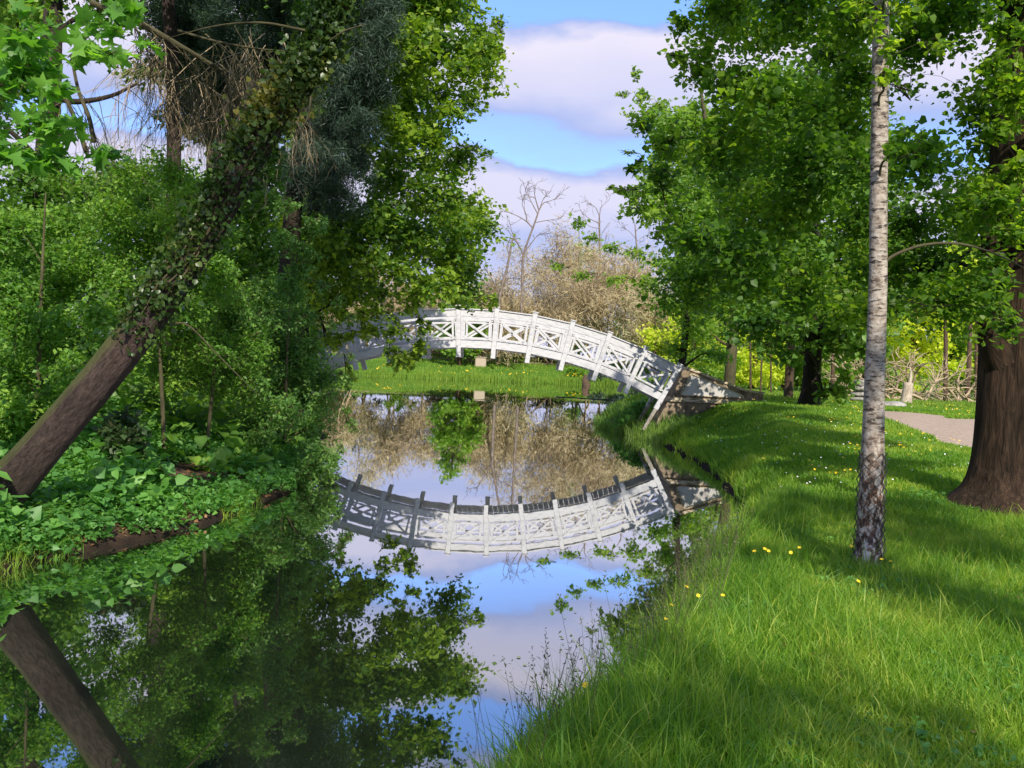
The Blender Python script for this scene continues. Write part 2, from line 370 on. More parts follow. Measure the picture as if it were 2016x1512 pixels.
# birch bark: white paper bark with dark dashes, rough and brown at the foot
def birch_mat():
    mt, t, new, o = mat_base('birch_bark')
    a = new('ShaderNodeAttribute', attribute_name='bark')
    def noise(scale, vec, det=5, rough=.6):
        mp = new('ShaderNodeMapping'); mp.inputs['Scale'].default_value = vec
        t.links.new(a.outputs['Vector'], mp.inputs[0])
        n = new('ShaderNodeTexNoise'); n.inputs['Scale'].default_value = scale; n.inputs['Detail'].default_value = det
        n.inputs['Roughness'].default_value = rough; t.links.new(mp.outputs[0], n.inputs['Vector']); return n
    n1 = noise(3, (3.5, 3.5, 13), 6, .68)
    dash = ramp_node(new, [(.53, (0, 0, 0)), (.60, (1, 1, 1))]); t.links.new(n1.outputs[0], dash.inputs[0])
    n2 = noise(5, (2.4, 2.4, 4), 8, .7)
    base = ramp_node(new, [(.36, (.13, .095, .07)), (.48, (.34, .28, .22)), (.66, (.50, .44, .38))]); t.links.new(n2.outputs[0], base.inputs[0])
    n3 = noise(5, (5, 5, 2.5), 6, .6)
    rough_ = ramp_node(new, [(.38, (.035, .02, .014)), (.5, (.16, .09, .06)), (.58, (.5, .43, .37))]); t.links.new(n3.outputs[0], rough_.inputs[0])
    m1 = new('ShaderNodeMix', data_type='RGBA'); t.links.new(dash.outputs[0], m1.inputs[0]); t.links.new(base.outputs[0], m1.inputs[6])
    m1.inputs[7].default_value = (.05, .038, .03, 1)
    sp = new('ShaderNodeSeparateXYZ'); t.links.new(a.outputs['Vector'], sp.inputs[0])
    mr = new('ShaderNodeMapRange'); mr.inputs[1].default_value = .95; mr.inputs[2].default_value = 1.5; mr.inputs[3].default_value = 1; mr.inputs[4].default_value = 0
    t.links.new(sp.outputs[2], mr.inputs[0])
    m2 = new('ShaderNodeMix', data_type='RGBA'); t.links.new(mr.outputs[0], m2.inputs[0]); t.links.new(m1.outputs[2], m2.inputs[6]); t.links.new(rough_.outputs[0], m2.inputs[7])
    p = new('ShaderNodeBsdfPrincipled'); p.inputs['Roughness'].default_value = .7; p.inputs['Specular IOR Level'].default_value = .25
    t.links.new(m2.outputs[2], p.inputs['Base Color'])
    b = new('ShaderNodeBump'); b.inputs['Strength'].default_value = .6; b.inputs['Distance'].default_value = .02
    ad = new('ShaderNodeMath', operation='ADD'); t.links.new(n3.outputs[0], ad.inputs[0]); t.links.new(n1.outputs[0], ad.inputs[1])
    t.links.new(ad.outputs[0], b.inputs['Height']); t.links.new(b.outputs[0], p.inputs['Normal']); t.links.new(p.outputs[0], o.inputs[0])
    return mt
M['birch'] = birch_mat()

def water_mat():
    mt, t, new, o = mat_base('still_dark_water')
    lw = new('ShaderNodeLayerWeight'); lw.inputs['Blend'].default_value = .5
    # facing: 0 looking straight down .. 1 at grazing
    r = ramp_node(new, [(0.0, (.05,) * 3), (.35, (.22,) * 3), (.62, (.48,) * 3), (.80, (.80,) * 3), (1, (.96,) * 3)])
    t.links.new(lw.outputs['Facing'], r.inputs[0])
    g = new('ShaderNodeNewGeometry')
    mp = new('ShaderNodeMapping'); mp.inputs['Scale'].default_value = (1, .22, 1); t.links.new(g.outputs['Position'], mp.inputs[0])
    n = new('ShaderNodeTexNoise'); n.inputs['Scale'].default_value = 2.2; n.inputs['Detail'].default_value = 3
    t.links.new(mp.outputs[0], n.inputs['Vector'])
    b = new('ShaderNodeBump'); b.inputs['Strength'].default_value = .13; b.inputs['Distance'].default_value = .010
    t.links.new(n.outputs[0], b.inputs['Height'])
    gl = new('ShaderNodeBsdfGlossy'); gl.inputs['Roughness'].default_value = .014; gl.inputs['Color'].default_value = (.93, .94, .96, 1)
    t.links.new(b.outputs[0], gl.inputs['Normal'])
    d = new('ShaderNodeBsdfDiffuse'); d.inputs['Color'].default_value = (.014, .020, .010, 1)
    ms = new('ShaderNodeMixShader'); t.links.new(r.outputs[0], ms.inputs[0]); t.links.new(d.outputs[0], ms.inputs[1]); t.links.new(gl.outputs[0], ms.inputs[2])
    t.links.new(ms.outputs[0], o.inputs[0])
    return mt
M['water'] = water_mat()

def ground_mat():
    mt, t, new, o = mat_base('park_ground')
    a = new('ShaderNodeAttribute', attribute_name='soil')
    g = new('ShaderNodeNewGeometry')
    def noise(sc, det=6):
        n = new('ShaderNodeTexNoise'); n.inputs['Scale'].default_value = sc; n.inputs['Detail'].default_value = det
        n.inputs['Roughness'].default_value = .65; t.links.new(g.outputs['Position'], n.inputs['Vector']); return n
    n1 = noise(1.1); n2 = noise(14)
    c1 = ramp_node(new, [(.3, (.045, .12, .012)), (.6, (.085, .19, .018)), (.8, (.14, .23, .035))]); t.links.new(n1.outputs[0], c1.inputs[0])
    c2 = ramp_node(new, [(.3, (.05, .028, .018)), (.55, (.095, .060, .040)), (.75, (.19, .13, .09))]); t.links.new(n2.outputs[0], c2.inputs[0])
    ad = new('ShaderNodeMath', operation='MULTIPLY_ADD'); ad.inputs[1].default_value = .5
    t.links.new(n1.outputs[0], ad.inputs[0]); t.links.new(a.outputs['Fac'], ad.inputs[2])
    mr = new('ShaderNodeMapRange'); mr.inputs[1].default_value = .6; mr.inputs[2].default_value = .85; t.links.new(ad.outputs[0], mr.inputs[0])
    mx = new('ShaderNodeMix', data_type='RGBA'); t.links.new(mr.outputs[0], mx.inputs[0]); t.links.new(c1.outputs[0], mx.inputs[6]); t.links.new(c2.outputs[0], mx.inputs[7])
    p = new('ShaderNodeBsdfPrincipled'); p.inputs['Roughness'].default_value = .95; p.inputs['Specular IOR Level'].default_value = .1
    aw = new('ShaderNodeAttribute', attribute_name='wet'); wm = new('ShaderNodeMix', data_type='RGBA'); t.links.new(aw.outputs['Fac'], wm.inputs[0])
    t.links.new(mx.outputs[2], wm.inputs[6]); wm.inputs[7].default_value = (.022, .016, .011, 1); t.links.new(wm.outputs[2], p.inputs['Base Color'])
    b = new('ShaderNodeBump'); b.inputs['Strength'].default_value = .7; b.inputs['Distance'].default_value = .04
    t.links.new(n2.outputs[0], b.inputs['Height']); t.links.new(b.outputs[0], p.inputs['Normal']); t.links.new(p.outputs[0], o.inputs[0])
    return mt
M['ground'] = ground_mat()

# ------------------------------------------------------------------ ground, water, path
LB = [(-7.5, -40), (-6.0, -10), (-5.2, 0), (-4.6, 5), (-4.3, 7.6), (-3.75, 9), (-3.35, 10.5), (-3.2, 12), (-3.1, 13.6), (-3.5, 17),
      (-4.1, 20), (-4.9, 24), (-6.0, 27), (-8.5, 35), (-14, 50), (-22, 80), (-30, 106)]
FB = [(-24, 109), (-17, 107.5), (-9, 109), (-2, 111), (4, 110.5), (9, 112), (15, 107), (19, 100)]
RB = [(20, 92), (18, 80), (13, 67), (8, 55), (5.2, 46), (3.8, 38), (3.25, 31), (3.7, 28), (4.07, 26), (4.2, 22), (4.1, 18.8), (3.8, 15.8),
      (3.4, 13), (2.76, 11), (2.1, 9.4), (1.6, 8), (1.2, 6.8), (.90, 5.9), (.50, 4.95), (.12, 4.3), (-.35, 3), (-1.3, 0), (-2.4, -10), (-3.5, -40)]
def wobble(P, amp, sc):
    Q = spline(np.array(P), len(P) * 6); s = np.arange(len(Q))
    Q[:, 0] += amp * (np.sin(s * 1.7 + sc) + .6 * np.sin(s * 3.1 + 2 * sc)) * np.clip(Q[:, 1] / 14, .5, 3)
    return Q
WP = np.vstack([wobble(LB, .05, 1), wobble(FB, .03, 2), wobble(RB, .045, 3)])
def water_dist(x, y):
    """signed distance to the shore, positive on land"""
    x = np.asarray(x, float); y = np.asarray(y, float); sh = x.shape; x = x.ravel(); y = y.ravel()
    A = WP; B = np.roll(WP, -1, axis=0)
    d = np.full(x.shape, 1e9); ins = np.zeros(x.shape, bool)
    for a, b in zip(A, B):
        e = b - a; w0, w1 = x - a[0], y - a[1]
        tt = np.clip((w0 * e[0] + w1 * e[1]) / max(e @ e, 1e-9), 0, 1)
        d = np.minimum(d, np.hypot(w0 - e[0] * tt, w1 - e[1] * tt))
        c = ((a[1] > y) != (b[1] > y))
        if c.any():
            xx = a[0] + (y - a[1]) / (e[1] if e[1] else 1e-9) * e[0]
            ins ^= c & (x < xx)
    return np.where(ins, -d, d).reshape(sh)
def sstep(a, b, v):
    t = np.clip((v - a) / (b - a), 0, 1); return t * t * (3 - 2 * t)
def land(x, y, d=None):
    x = np.asarray(x, float); y = np.asarray(y, float)
    if d is None: d = water_dist(x, y)
    right = .32 + .30 * sstep(7.5, 15, y) + .55 * sstep(13, 26, y) - .15 * sstep(32, 50, y) + .015 * np.sin(x * 1.3 + y * .7) + .012 * np.sin(x * 2.9 - y * 1.7)
    bump = .10 * np.sin(x * .9 + 1) * np.sin(y * .55)
    left = .10 + .24 * np.clip(d, 0, 5) + .03 * np.clip(d - 5, 0, 12) + bump * sstep(.5, 2, d)
    far = .25 + .105 * np.clip(d, 0, 28) + .01 * np.clip(d - 28, 0, 60)
    xl = np.interp(y, [-40, 0, 30, 60, 106], [-5, -3, -1, -4, -5])
    isl = sstep(.8, -.8, x - xl)
    z = right * (1 - isl) + left * isl
    wf = sstep(85, 104, y)
    z = z * (1 - wf) + far * wf
    lip = .07 + .30 * sstep(0, .5, d) + .7 * sstep(.3, 2.6, d)
    z = np.minimum(z, np.where(isl > .5, .03 + .38 * np.clip(d, 0, 60) + 9 * wf, lip * 1.1 + .1 * np.clip(d - 2, 0, 30)) + 9 * wf)
    return np.where(d > 0, z, np.maximum(-.9, d * 1.1 - .10))
def axis(lo, hi, knots):
    """grid line positions with spacing given by knots (position, step)"""
    v = [lo]
    while v[-1] < hi: v.append(v[-1] + np.interp(v[-1], [k[0] for k in knots], [k[1] for k in knots]))
    return np.array(v)
gx = axis(-900, 900, [(-900, 150), (-120, 14), (-30, 1.6), (-9, .28), (-5, .12), (6, .12), (12, .35), (30, 1.6), (120, 14), (900, 150)])
gy = axis(-120, 1400, [(-120, 20), (-20, 2), (0, .3), (3, .12), (16, .15), (32, .35), (60, 1.2), (100, .8), (120, 1), (180, 8), (1400, 150)])
GX, GY = np.meshgrid(gx, gy); GD = water_dist(GX, GY); GZ = land(GX, GY, GD)
nx, ny = len(gx), len(gy)
idx = (np.arange(ny - 1)[:, None] * nx + np.arange(nx - 1)[None]).ravel()
soil = sstep(1.0, -1.0, GX - np.interp(GY, [-40, 0, 30, 60, 106], [-5, -3, -1, -4, -5])) * sstep(104, 90, GY)
soil = np.maximum(soil, sstep(.22, .02, GD) * (GY < 100))
soil = np.maximum(soil, .62 * np.exp(-((GX - 5.4) ** 2 + ((GY - 6.9) * 1.6) ** 2) / .5))
soil = np.maximum(soil, .9 * np.exp(-((GX - 6.4) ** 2 + (GY - 10.9) ** 2) / 1.2))
gme = make_mesh('ground', np.stack([GX.ravel(), GY.ravel(), GZ.ravel()], 1), np.stack([idx, idx + 1, idx + nx + 1, idx + nx], 1), M['ground'],
                {'soil': soil.ravel(), 'wet': (sstep(.16, .03, GD) * (GY < 60)).ravel()}, smooth=True)
tag(obj('ground', gme), kind='structure')
wme = make_mesh('water', np.array([[-60, -60, 0], [60, -60, 0], [60, 125, 0], [-60, 125, 0.0]]), np.array([[0, 1, 2, 3]]), M['water'])
tag(obj('water', wme), kind='structure')

def H(x, y): return float(land(np.array([x]), np.array([y]))[0])
# the gravel path as a strip draped on the lawn
def strip(name, Lp, Rp, n, mat, lift=.012, across=8):
    a = spline(Lp, n); b = spline(Rp, n); u = np.linspace(0, 1, across)
    P = a[:, None] * (1 - u)[None, :, None] + b[:, None] * u[None, :, None]
    Z = land(P[..., 0], P[..., 1]) + lift
    V = np.dstack([P, Z]).reshape(-1, 3)
    i = (np.arange(n - 1)[:, None] * across + np.arange(across - 1)[None]).ravel()
    return obj(name, make_mesh(name, V, np.stack([i, i + 1, i + across + 1, i + across], 1), mat, smooth=True))
def gnd(px, py):
    """where the ray through a pixel meets the ground"""
    ys = np.concatenate([np.arange(3, 40, .06), np.arange(40, 200, .5)])
    P = np.array([at(px, py, y) for y in ys]); z = land(P[:, 0], P[:, 1])
    k = np.argmax(P[:, 2] < z); return P[k]
pl = np.array([gnd(1700, 813)[:2], gnd(1745, 826)[:2], gnd(1830, 858)[:2], gnd(1915, 884)[:2], (12.5, 14.5), (15, 11)])
pr = np.array([gnd(1700, 806)[:2], gnd(1760, 811)[:2], gnd(1850, 819)[:2], gnd(1925, 826)[:2], (19, 24), (25, 20)])
pth = strip('path', pl, pr, 60, M['path']); tag(pth, kind='structure')
PATH_L, PATH_R = pl, pr

# ------------------------------------------------------------------ the white arched footbridge
BX, BY, BR = -1.08, 26.55, 13.2
BZ = 3.68 - BR
STEP = math.radians(4.9); ANG = [math.radians(-27.0) + STEP * k for k in range(12)]
WID = 1.55
bridge = thing('footbridge', 'white arched wooden footbridge with crossed railing panels spanning the water', 'bridge', (BX, BY, 0))
pm = MB(); pm.box((0, 0, (13.13 + 11.66) / 2), (.135, .135, 13.13 - 11.66), bev=.008); pm.box((0, 0, 13.148), (.175, .175, .036), bev=.01)
post_me = pm.mesh('post', M['white'])
hc = math.tan(STEP / 2)
def bar(mb, x0, z0, x1, z1, w, y, d):
    v = np.array([x1 - x0, z1 - z0]); ln = np.hypot(*v); a = math.atan2(v[1], v[0])
    R = [[math.cos(a), 0, -math.sin(a)], [0, 1, 0], [math.sin(a), 0, math.cos(a)]]
    mb.box(((x0 + x1) / 2, y, (z0 + z1) / 2), (ln, d, w), R=R, bev=.004)
hr = MB(); hr.box((0, 0, 12.93), (2 * hc * 12.93 - .137, .075, .19), bev=.006); hr.box((0, 0, 13.047), (2 * hc * 13.05 - .137, .15, .035), bev=.006)
hr_me = hr.mesh('handrail', M['white'])
sr = MB(); sr.box((0, 0, 12.035), (2 * hc * 12.03 - .137, .10, .21), bev=.008)
sr_me = sr.mesh('bottom_beam', M['white'])
fx, fz0, fz1 = .40, 12.185, 12.765
fr = MB()
bar(fr, -fx, fz0 + .03, fx, fz0 + .03, .06, 0, .05); bar(fr, -fx, fz1 - .03, fx, fz1 - .03, .06, 0, .05)
bar(fr, -fx + .03, fz0 + .061, -fx + .03, fz1 - .061, .06, 0, .05); bar(fr, fx - .03, fz0 + .061, fx - .03, fz1 - .061, .06, 0, .05)
for sg in (-1, 1):
    for z in (fz0 + .04, fz1 - .04): fr.box((sg * (fx + .028), 0, z), (.06, .04, .04))
fr_me = fr.mesh('panel_frame', M['white'])
di = []
for sg in (-1, 1):
    d_ = MB(); bar(d_, -fx + .055, (fz0 + .055 if sg > 0 else fz1 - .055), fx - .055, (fz1 - .055 if sg > 0 else fz0 + .055), .062, .03 * sg + .0, .035)
    di.append(d_.mesh('cross_brace', M['white']))
pk = MB(); pk.box((0, 0, 12.158), (.145, WID - .16, .03), bev=.004); pk_me = pk.mesh('deck_board', M['deck'])
jo = MB(); jo.box((0, 0, 12.08), (.10, WID - .16, .12)); jo_me = jo.mesh('cross_beam', M['white'])
def brpart(name, me, ang, dy):
    o = obj(name, me, bridge); o.location = (0, dy, BZ); o.rotation_euler = (0, ang, 0); return o
for side in (0, 1):
    dy = 0 if side == 0 else WID
    for a in ANG: brpart('post', post_me, a, dy)
    for a in ANG[:-1]:
        b = a + STEP / 2
        brpart('handrail', hr_me, b, dy); brpart('bottom_beam', sr_me, b, dy); brpart('panel_frame', fr_me, b, dy)
        for q in di: brpart('cross_brace', q, b, dy)
for a in ANG: brpart('cross_beam', jo_me, a, WID / 2)
nb = int((ANG[-1] - ANG[0]) * 12.05 / .155)
for i in range(nb): brpart('deck_board', pk_me, ANG[0] + (i + .5) * (ANG[-1] - ANG[0]) / nb, WID / 2)
for a, sg in ((ANG[0], 1), (ANG[-1], -1)):
    for dy in (0, WID):
        st = MB(); st.box((0, 0, 11.31), (.10, .12, .70), bev=.01)
        o = brpart('strut', st.mesh('strut', M['weathered']), a, dy)

def abutment(flip, label):
    s = -1 if flip else 1
    def X(v): return s * (v)            # local x is measured from the bridge centre
    root = thing('bridge_abutment', label, 'abutment', (BX, BY, 0))
    def poly(mb, P, y0, y1): mb.prism([(X(a), b) for a, b in P], y0, y1)
    # points in bridge-centred coordinates
    y0, y1 = -.12, WID + .12
    b = MB(); poly(b, [(5.15, -.4), (7.0, -.4), (7.0, 1.13), (5.62, 1.13), (5.35, .6)], y0 + .03, y1 - .03); b.build('base', M['stone'], root)
    b = MB(); poly(b, [(5.66, 1.133), (8.42, 1.133), (8.42, 1.25), (5.71, 1.25)], y0 - .05, y1 + .05); b.build('string_course', M['ledge'], root)
    b = MB(); poly(b, [(5.73, 1.253), (8.36, 1.253), (8.36, 1.46), (7.84, 1.50), (6.12, 2.08), (5.98, 2.0)], y0, y1); b.build('wing_wall', M['stone'], root)
    b = MB(); poly(b, [(6.10, 2.085), (7.84, 1.505), (8.38, 1.463), (8.38, 1.52), (7.86, 1.565), (6.12, 2.15)], y0 - .04, y1 + .04); b.build('coping', M['ledge'], root)
    for yy, t in ((y0, -1), (y1, 1)):
        a_, b_ = sorted((yy + t * .003, yy + t * .03))
        P = [(5.98, 1.34), (7.72, 1.34), (7.72, 1.41), (6.26, 1.93)]
        b = MB(); poly(b, P, a_, b_); b.build('plaster_panel', M['plaster'], root)
        c0, c1 = sorted((yy + t * .004, yy + t * .06))
        cx_, cz_ = 6.8, 1.55
        O = [(cx_ + (p - cx_) * 1.07, cz_ + (q - cz_) * 1.13) for p, q in P]
        f = MB()
        for k in range(4):
            p, q, r_, s_ = P[k], P[(k + 1) % 4], O[(k + 1) % 4], O[k]
            poly(f, [s_, r_, q, p], c0, c1)
        f.build('panel_moulding', M['ledge'], root)
    b = MB(); poly(b, [(7.0, -.2), (8.3, -.2), (8.3, 1.13), (7.003, 1.13)], y0 + .25, y1 - .25); b.build('footing', M['stone'], root)
    return root
abutment(False, 'stained plaster and brown stone abutment at the right foot of the white footbridge')
abutment(True, 'stone abutment at the left foot of the footbridge, hidden among trees')

# ------------------------------------------------------------------ trees
def ellip(rng, n, power=.45):
    v = nrm(rng.normal(size=(n, 3))); return v * rng.uniform(0, 1, n)[:, None] ** power
def clump_parts(root, trunkP, trunkR, clumps, lm, bm, rng, leaf=.09, shape='lozenge', cov=2.2, width=.75, upness=.7, droop=.3,
                twigs=26, twig_r=.012, limb_r=None, hang=0.0, name='crown', spread=.30, min_t=.15, limbs=True, kind='stuff', along=.75):
    VL, FL, TL = [], [], []; off = 0
    NP_ = [p for p, _ in zip(trunkP, trunkR)]; NR_ = list(trunkR); NK_ = [0.0] * len(NP_)
    cdist = [np.min(np.linalg.norm(trunkP - np.asarray(c, float), axis=1)) for c, _ in clumps]
    for qi in np.argsort(cdist):
        c, r = clumps[qi]
        c = np.asarray(c, float); r = np.asarray(r, float) * np.ones(3)
        lowest = min_t * (trunkP[-1][2] - trunkP[0][2]) + trunkP[0][2]
        dz = np.hypot(trunkP[:, 0] - c[0], trunkP[:, 1] - c[1])
        want = c[2] - .55 * np.min(dz) - .2
        cand = np.where(trunkP[:, 2] >= lowest)[0]
        k = cand[np.argmin(np.abs(trunkP[cand, 2] - want) + .15 * dz[cand])]
        rk_ = trunkR[k]; a = trunkP[k]; path0 = 0.0
        if len(NP_) > len(trunkP):
            B_ = np.array(NP_[len(trunkP):]); cost = np.linalg.norm(B_ - c, axis=1) * 1.15 + .25 * np.array(NK_[len(trunkP):]) + .6 * np.maximum(0, B_[:, 2] - c[2])
            j_ = int(np.argmin(cost))
            if cost[j_] < np.linalg.norm(a - c): a = B_[j_]; rk_ = NR_[len(trunkP) + j_] * 2.0; path0 = NK_[len(trunkP) + j_]
        d = c - a; ln = np.linalg.norm(d)
        mid1 = a + d * .35 + np.array([0, 0, .12 * ln]) + rng.normal(size=3) * .05 * ln
        mid2 = a + d * .7 + np.array([0, 0, .10 * ln]) + rng.normal(size=3) * .05 * ln
        LP = spline([a, mid1, mid2, c, c + d / max(ln, .1) * r.mean() * .5], 14)
        rr = min(rk_ * .40, (limb_r * 1.7 if limb_r else .028 * ln + .014)) * np.linspace(1, .2, 14)
        for w_ in range(2, 12): NP_.append(LP[w_]); NR_.append(rr[w_]); NK_.append(path0 + ln * w_ / 14)
        if limbs:
            V, FC, bk = tubes(LP[None], rr[None], 6, rng, .04)
            br = [V, FC, bk]
        nt_ = twigs
        s = LP[rng.integers(5, 14, nt_)]
        e = c + ellip(rng, nt_) * r; e[:, 2] -= hang * rng.uniform(.3, 1, nt_) * r[2]
        m1 = s + (e - s) * .5 + rng.normal(size=(nt_, 3)) * .10 * r.mean() + np.array([0, 0, .12 + .2 * hang]) * r.mean()
        tt = np.linspace(0, 1, 5)[None, :, None]
        TP = (1 - tt) ** 2 * s[:, None] + 2 * tt * (1 - tt) * m1[:, None] + tt ** 2 * e[:, None]
        TR = (twig_r * np.linspace(1, .3, 5))[None] * rng.uniform(.6, 1.2, (nt_, 1))
        if limbs:
            V2, F2, b2 = tubes(TP, TR, 3)
            V = np.vstack([br[0], V2]); FC = br[1] + [f + len(br[0]) for f in F2]; bk = np.vstack([br[2], b2])
            obj('branch', make_mesh('branch', V, FC, bm, {'bark': bk}, smooth=True), root)
        area = math.pi * r[0] * r[2]
        nl = int(cov * area / (leaf * leaf * width * .5))
        w = rng.integers(0, nt_, nl); u = rng.uniform(1 - along, 1.0, nl) * 3.999; iu = u.astype(int); f_ = (u - iu)[:, None]
        P = TP[w, iu] * (1 - f_) + TP[w, iu + 1] * f_
        P = P + rng.normal(size=(nl, 3)) * spread * r.mean() * np.array([.55, .55, .4])
        P[:, 2] = np.maximum(P[:, 2], land_fast(P[:, 0], P[:, 1]) + .03)
        V, FC, t = leaves(P, leaf, rng, shape, width, upness, droop)
        VL.append(V); FL.append(FC + off); TL.append(t); off += len(V)
    if VL:
        o = obj(name, make_mesh(name, np.vstack(VL), np.vstack(FL), lm, {'tint': np.concatenate(TL)}), root)
        o['kind'] = kind
def land_fast(x, y):
    """ground height read from the grid"""
    i = np.clip(np.searchsorted(gx, x) - 1, 0, nx - 2); j = np.clip(np.searchsorted(gy, y) - 1, 0, ny - 2)
    u = np.clip((x - gx[i]) / (gx[i + 1] - gx[i]), 0, 1); v = np.clip((y - gy[j]) / (gy[j + 1] - gy[j]), 0, 1)
    return (GZ[j, i] * (1 - u) + GZ[j, i + 1] * u) * (1 - v) + (GZ[j + 1, i] * (1 - u) + GZ[j + 1, i + 1] * u) * v
LEAFCOUNT = [0]
def tree(name, label, cat, trunk, radii, clumps, lm, bm, seed, group=None, sides=10, flare=0, tn=24, **k):
    rng = np.random.default_rng(seed); trunk = np.array(trunk, float)
    root = thing(name, label, cat, (0, 0, 0), group); base = trunk[0].copy()
    root.location = Vector([float(v) for v in base])
    Q = spline(np.column_stack([trunk, radii]), tn)
    if flare: Q[:, 3] *= 1 + flare * np.exp(-np.linspace(0, 1, tn) * np.linalg.norm(trunk[-1] - trunk[0]) / .38)
    Pl = Q[:, :3] - base
    P0 = Pl.copy(); P0[0, 2] -= .25
    V, FC, bk = tubes(P0[None], Q[None, :, 3], sides, rng, .035, cap=True)
    obj('trunk', make_mesh('trunk', V, FC, bm, {'bark': bk}, smooth=True), root)
    n0 = set(o.name for o in root.children)
    clump_parts(root, Q[:, :3], Q[:, 3], clumps, lm, k.pop('twig_mat', bm), rng, **k)
    for o in root.children:
        if o.name not in n0: o.location = Vector([float(-v) for v in base])
    return root
def C(px, py, Y, rx, rz=None, ry=None):
    """clump at a pixel and distance, radii given in pixels (ry in metres)"""
    s = Y / F; rz = rz or rx
    return (at(px, py, Y), (rx * s, ry or rx * s, rz * s))
def inside(poly, p):
    c = False; n = len(poly)
    for i in range(n):
        (x1, y1), (x2, y2) = poly[i], poly[i - 1]
        if (y1 > p[1]) != (y2 > p[1]) and p[0] < (x2 - x1) * (p[1] - y1) / (y2 - y1) + x1: c = not c
    return c
def fill(poly, Y0, Y1, r, n, seed, squash=.8, rv=.3, mind=.62):
    """spread clumps through a crown whose outline is poly"""
    rng = np.random.default_rng(seed); xs = [p[0] for p in poly]; ys = [p[1] for p in poly]; outp = []; pts = []
    tries = 0
    while len(outp) < n and tries < 6000:
        tries += 1
        p = (rng.uniform(min(xs), max(xs)), rng.uniform(min(ys), max(ys)))
        if not inside(poly, p): continue
        q = [inside(poly, (p[0] + a * r * .6, p[1] + b * r * .6)) for a, b in ((1, 0), (-1, 0), (0, 1), (0, -1))]
        if sum(q) < 4: continue
        if pts and min(np.hypot(p[0] - a, p[1] - b) for a, b in pts) < mind * r * (1 - tries / 7000): continue
        pts.append(p); R = r * (1 + rv * rng.uniform(-1, 1)); outp.append(C(p[0], p[1], rng.uniform(Y0, Y1), R, R * squash))
    return outp

# --- the birch with its wire netting
bb = gnd(1708, 1128)
rb = np.random.default_rng(5)
birch = thing('birch_tree', 'slender white birch trunk with dark dashes standing alone in the grass', 'tree', bb)
BP = np.array([bb, at(1712, 1040, 7.9), at(1718, 900, 7.9), at(1722, 760, 7.9), at(1729, 560, 7.9), at(1730, 400, 7.9), at(1733, 200, 7.9), at(1735, 0, 7.9), at(1742, -300, 7.95), at(1738, -800, 8.0)])
BRd = np.array([28, 25, 22.5, 20, 17.5, 16.5, 16, 15, 13, 8]) * 7.9 / F
Q = spline(np.column_stack([BP, BRd]), 60); Pq = Q[:, :3] - bb; Pq[0, 2] -= .15
V, FC, bk = tubes(Pq[None], Q[None, :, 3], 20, rb, .03, True)
obj('trunk', make_mesh('trunk', V, FC, M['birch'], {'bark': bk}, smooth=True), birch)
n0 = set(o.name for o in birch.children)
clump_parts(birch, Q[:, :3], Q[:, 3], [C(1600, -260, 8.2, 260, 120), C(1900, -240, 7.6, 250, 120), C(1740, -480, 8.4, 280, 160), C(1745, -40, 7.6, 70, 60), C(1722, 40, 7.5, 26, 40), C(1752, 90, 7.55, 30, 34), C(1740, 150, 7.6, 22, 26), C(1690, 10, 7.6, 40, 40), C(1790, 30, 7.6, 40, 40), C(1850, 90, 7.4, 36, 22), C(1745, 290, 7.6, 18, 22)], M['lime'], M['twig'], rb, leaf=.055, shape='heart', cov=1.3, hang=.3, width=.9, limb_r=.008, twig_r=.003)
for o in birch.children:
    if o.name not in n0: o.location = Vector([float(-v) for v in bb])
net = thing('wire_netting', 'dark diamond wire netting wrapped round the foot of the birch', 'netting', bb)
rows, cols = 12, 8; zz0, zz1 = .02, 1.02; NW = []
tr_z = Q[:, 2] - bb[2]
for w in range(cols):
    for sg in (-1, 1):
        pts = []
        for k in range(rows + 1):
            z = zz0 + (zz1 - zz0) * k / rows
            cx = np.interp(z, tr_z, Q[:, 0]) - bb[0]; cy = np.interp(z, tr_z, Q[:, 1]) - bb[1]; r_ = np.interp(z, tr_z, Q[:, 3]) * 1.06 + .012 + .006 * math.sin(w * 2.1 + z * 9)
            an = 2 * math.pi * (w + sg * (.5 if k % 2 else -.5)) / cols
            pts.append([cx + r_ * math.cos(an), cy + r_ * math.sin(an), z])
        NW.append(pts)
NW = np.array(NW); V, FC, bk = tubes(NW, np.full(NW.shape[:2], .0040), 3)
o = obj('mesh_wire', make_mesh('mesh_wire', V, FC, M['wire']), net)

# --- the large old tree at the right edge, its boughs reaching left over the lawn
bt = gnd(1985, 1003); bY = float(bt[1])
rbt = np.random.default_rng(11)
TP_ = [at(2000, 1000, bY), at(2003, 900, bY), at(2010, 780, bY), at(2015, 640, bY), at(2022, 450, bY), at(2030, 200, bY), at(2040, -60, bY), at(2050, -500, bY + .3), at(2060, -1000, bY + .5)]
TP_[0][2] = H(TP_[0][0], TP_[0][1])
poly = [(1345, -420), (1335, -20), (1350, 60), (1330, 120), (1375, 185), (1365, 250), (1310, 300), (1290, 400), (1300, 470), (1290, 540), (1340, 600),
        (1420, 640), (1560, 640), (1640, 700), (1720, 690), (1800, 700), (1890, 680), (1930, 620), (1990, 560), (2150, 600), (2350, 500), (2350, -420)]
cl = [c for c in fill(poly, bY - 2.2, bY + 3.5, 105, 78, 3)]
hole = (1800, 120)
cl = [c for c in cl if np.hypot(*(np.array([(c[0][0]) / c[0][1] * F + 1008 + .045 * (756 - 130), 0]) - np.array([hole[0], 0]))) > 46 or abs((720 - (c[0][2] - 1.95) / c[0][1] * F) - hole[1]) > 55]
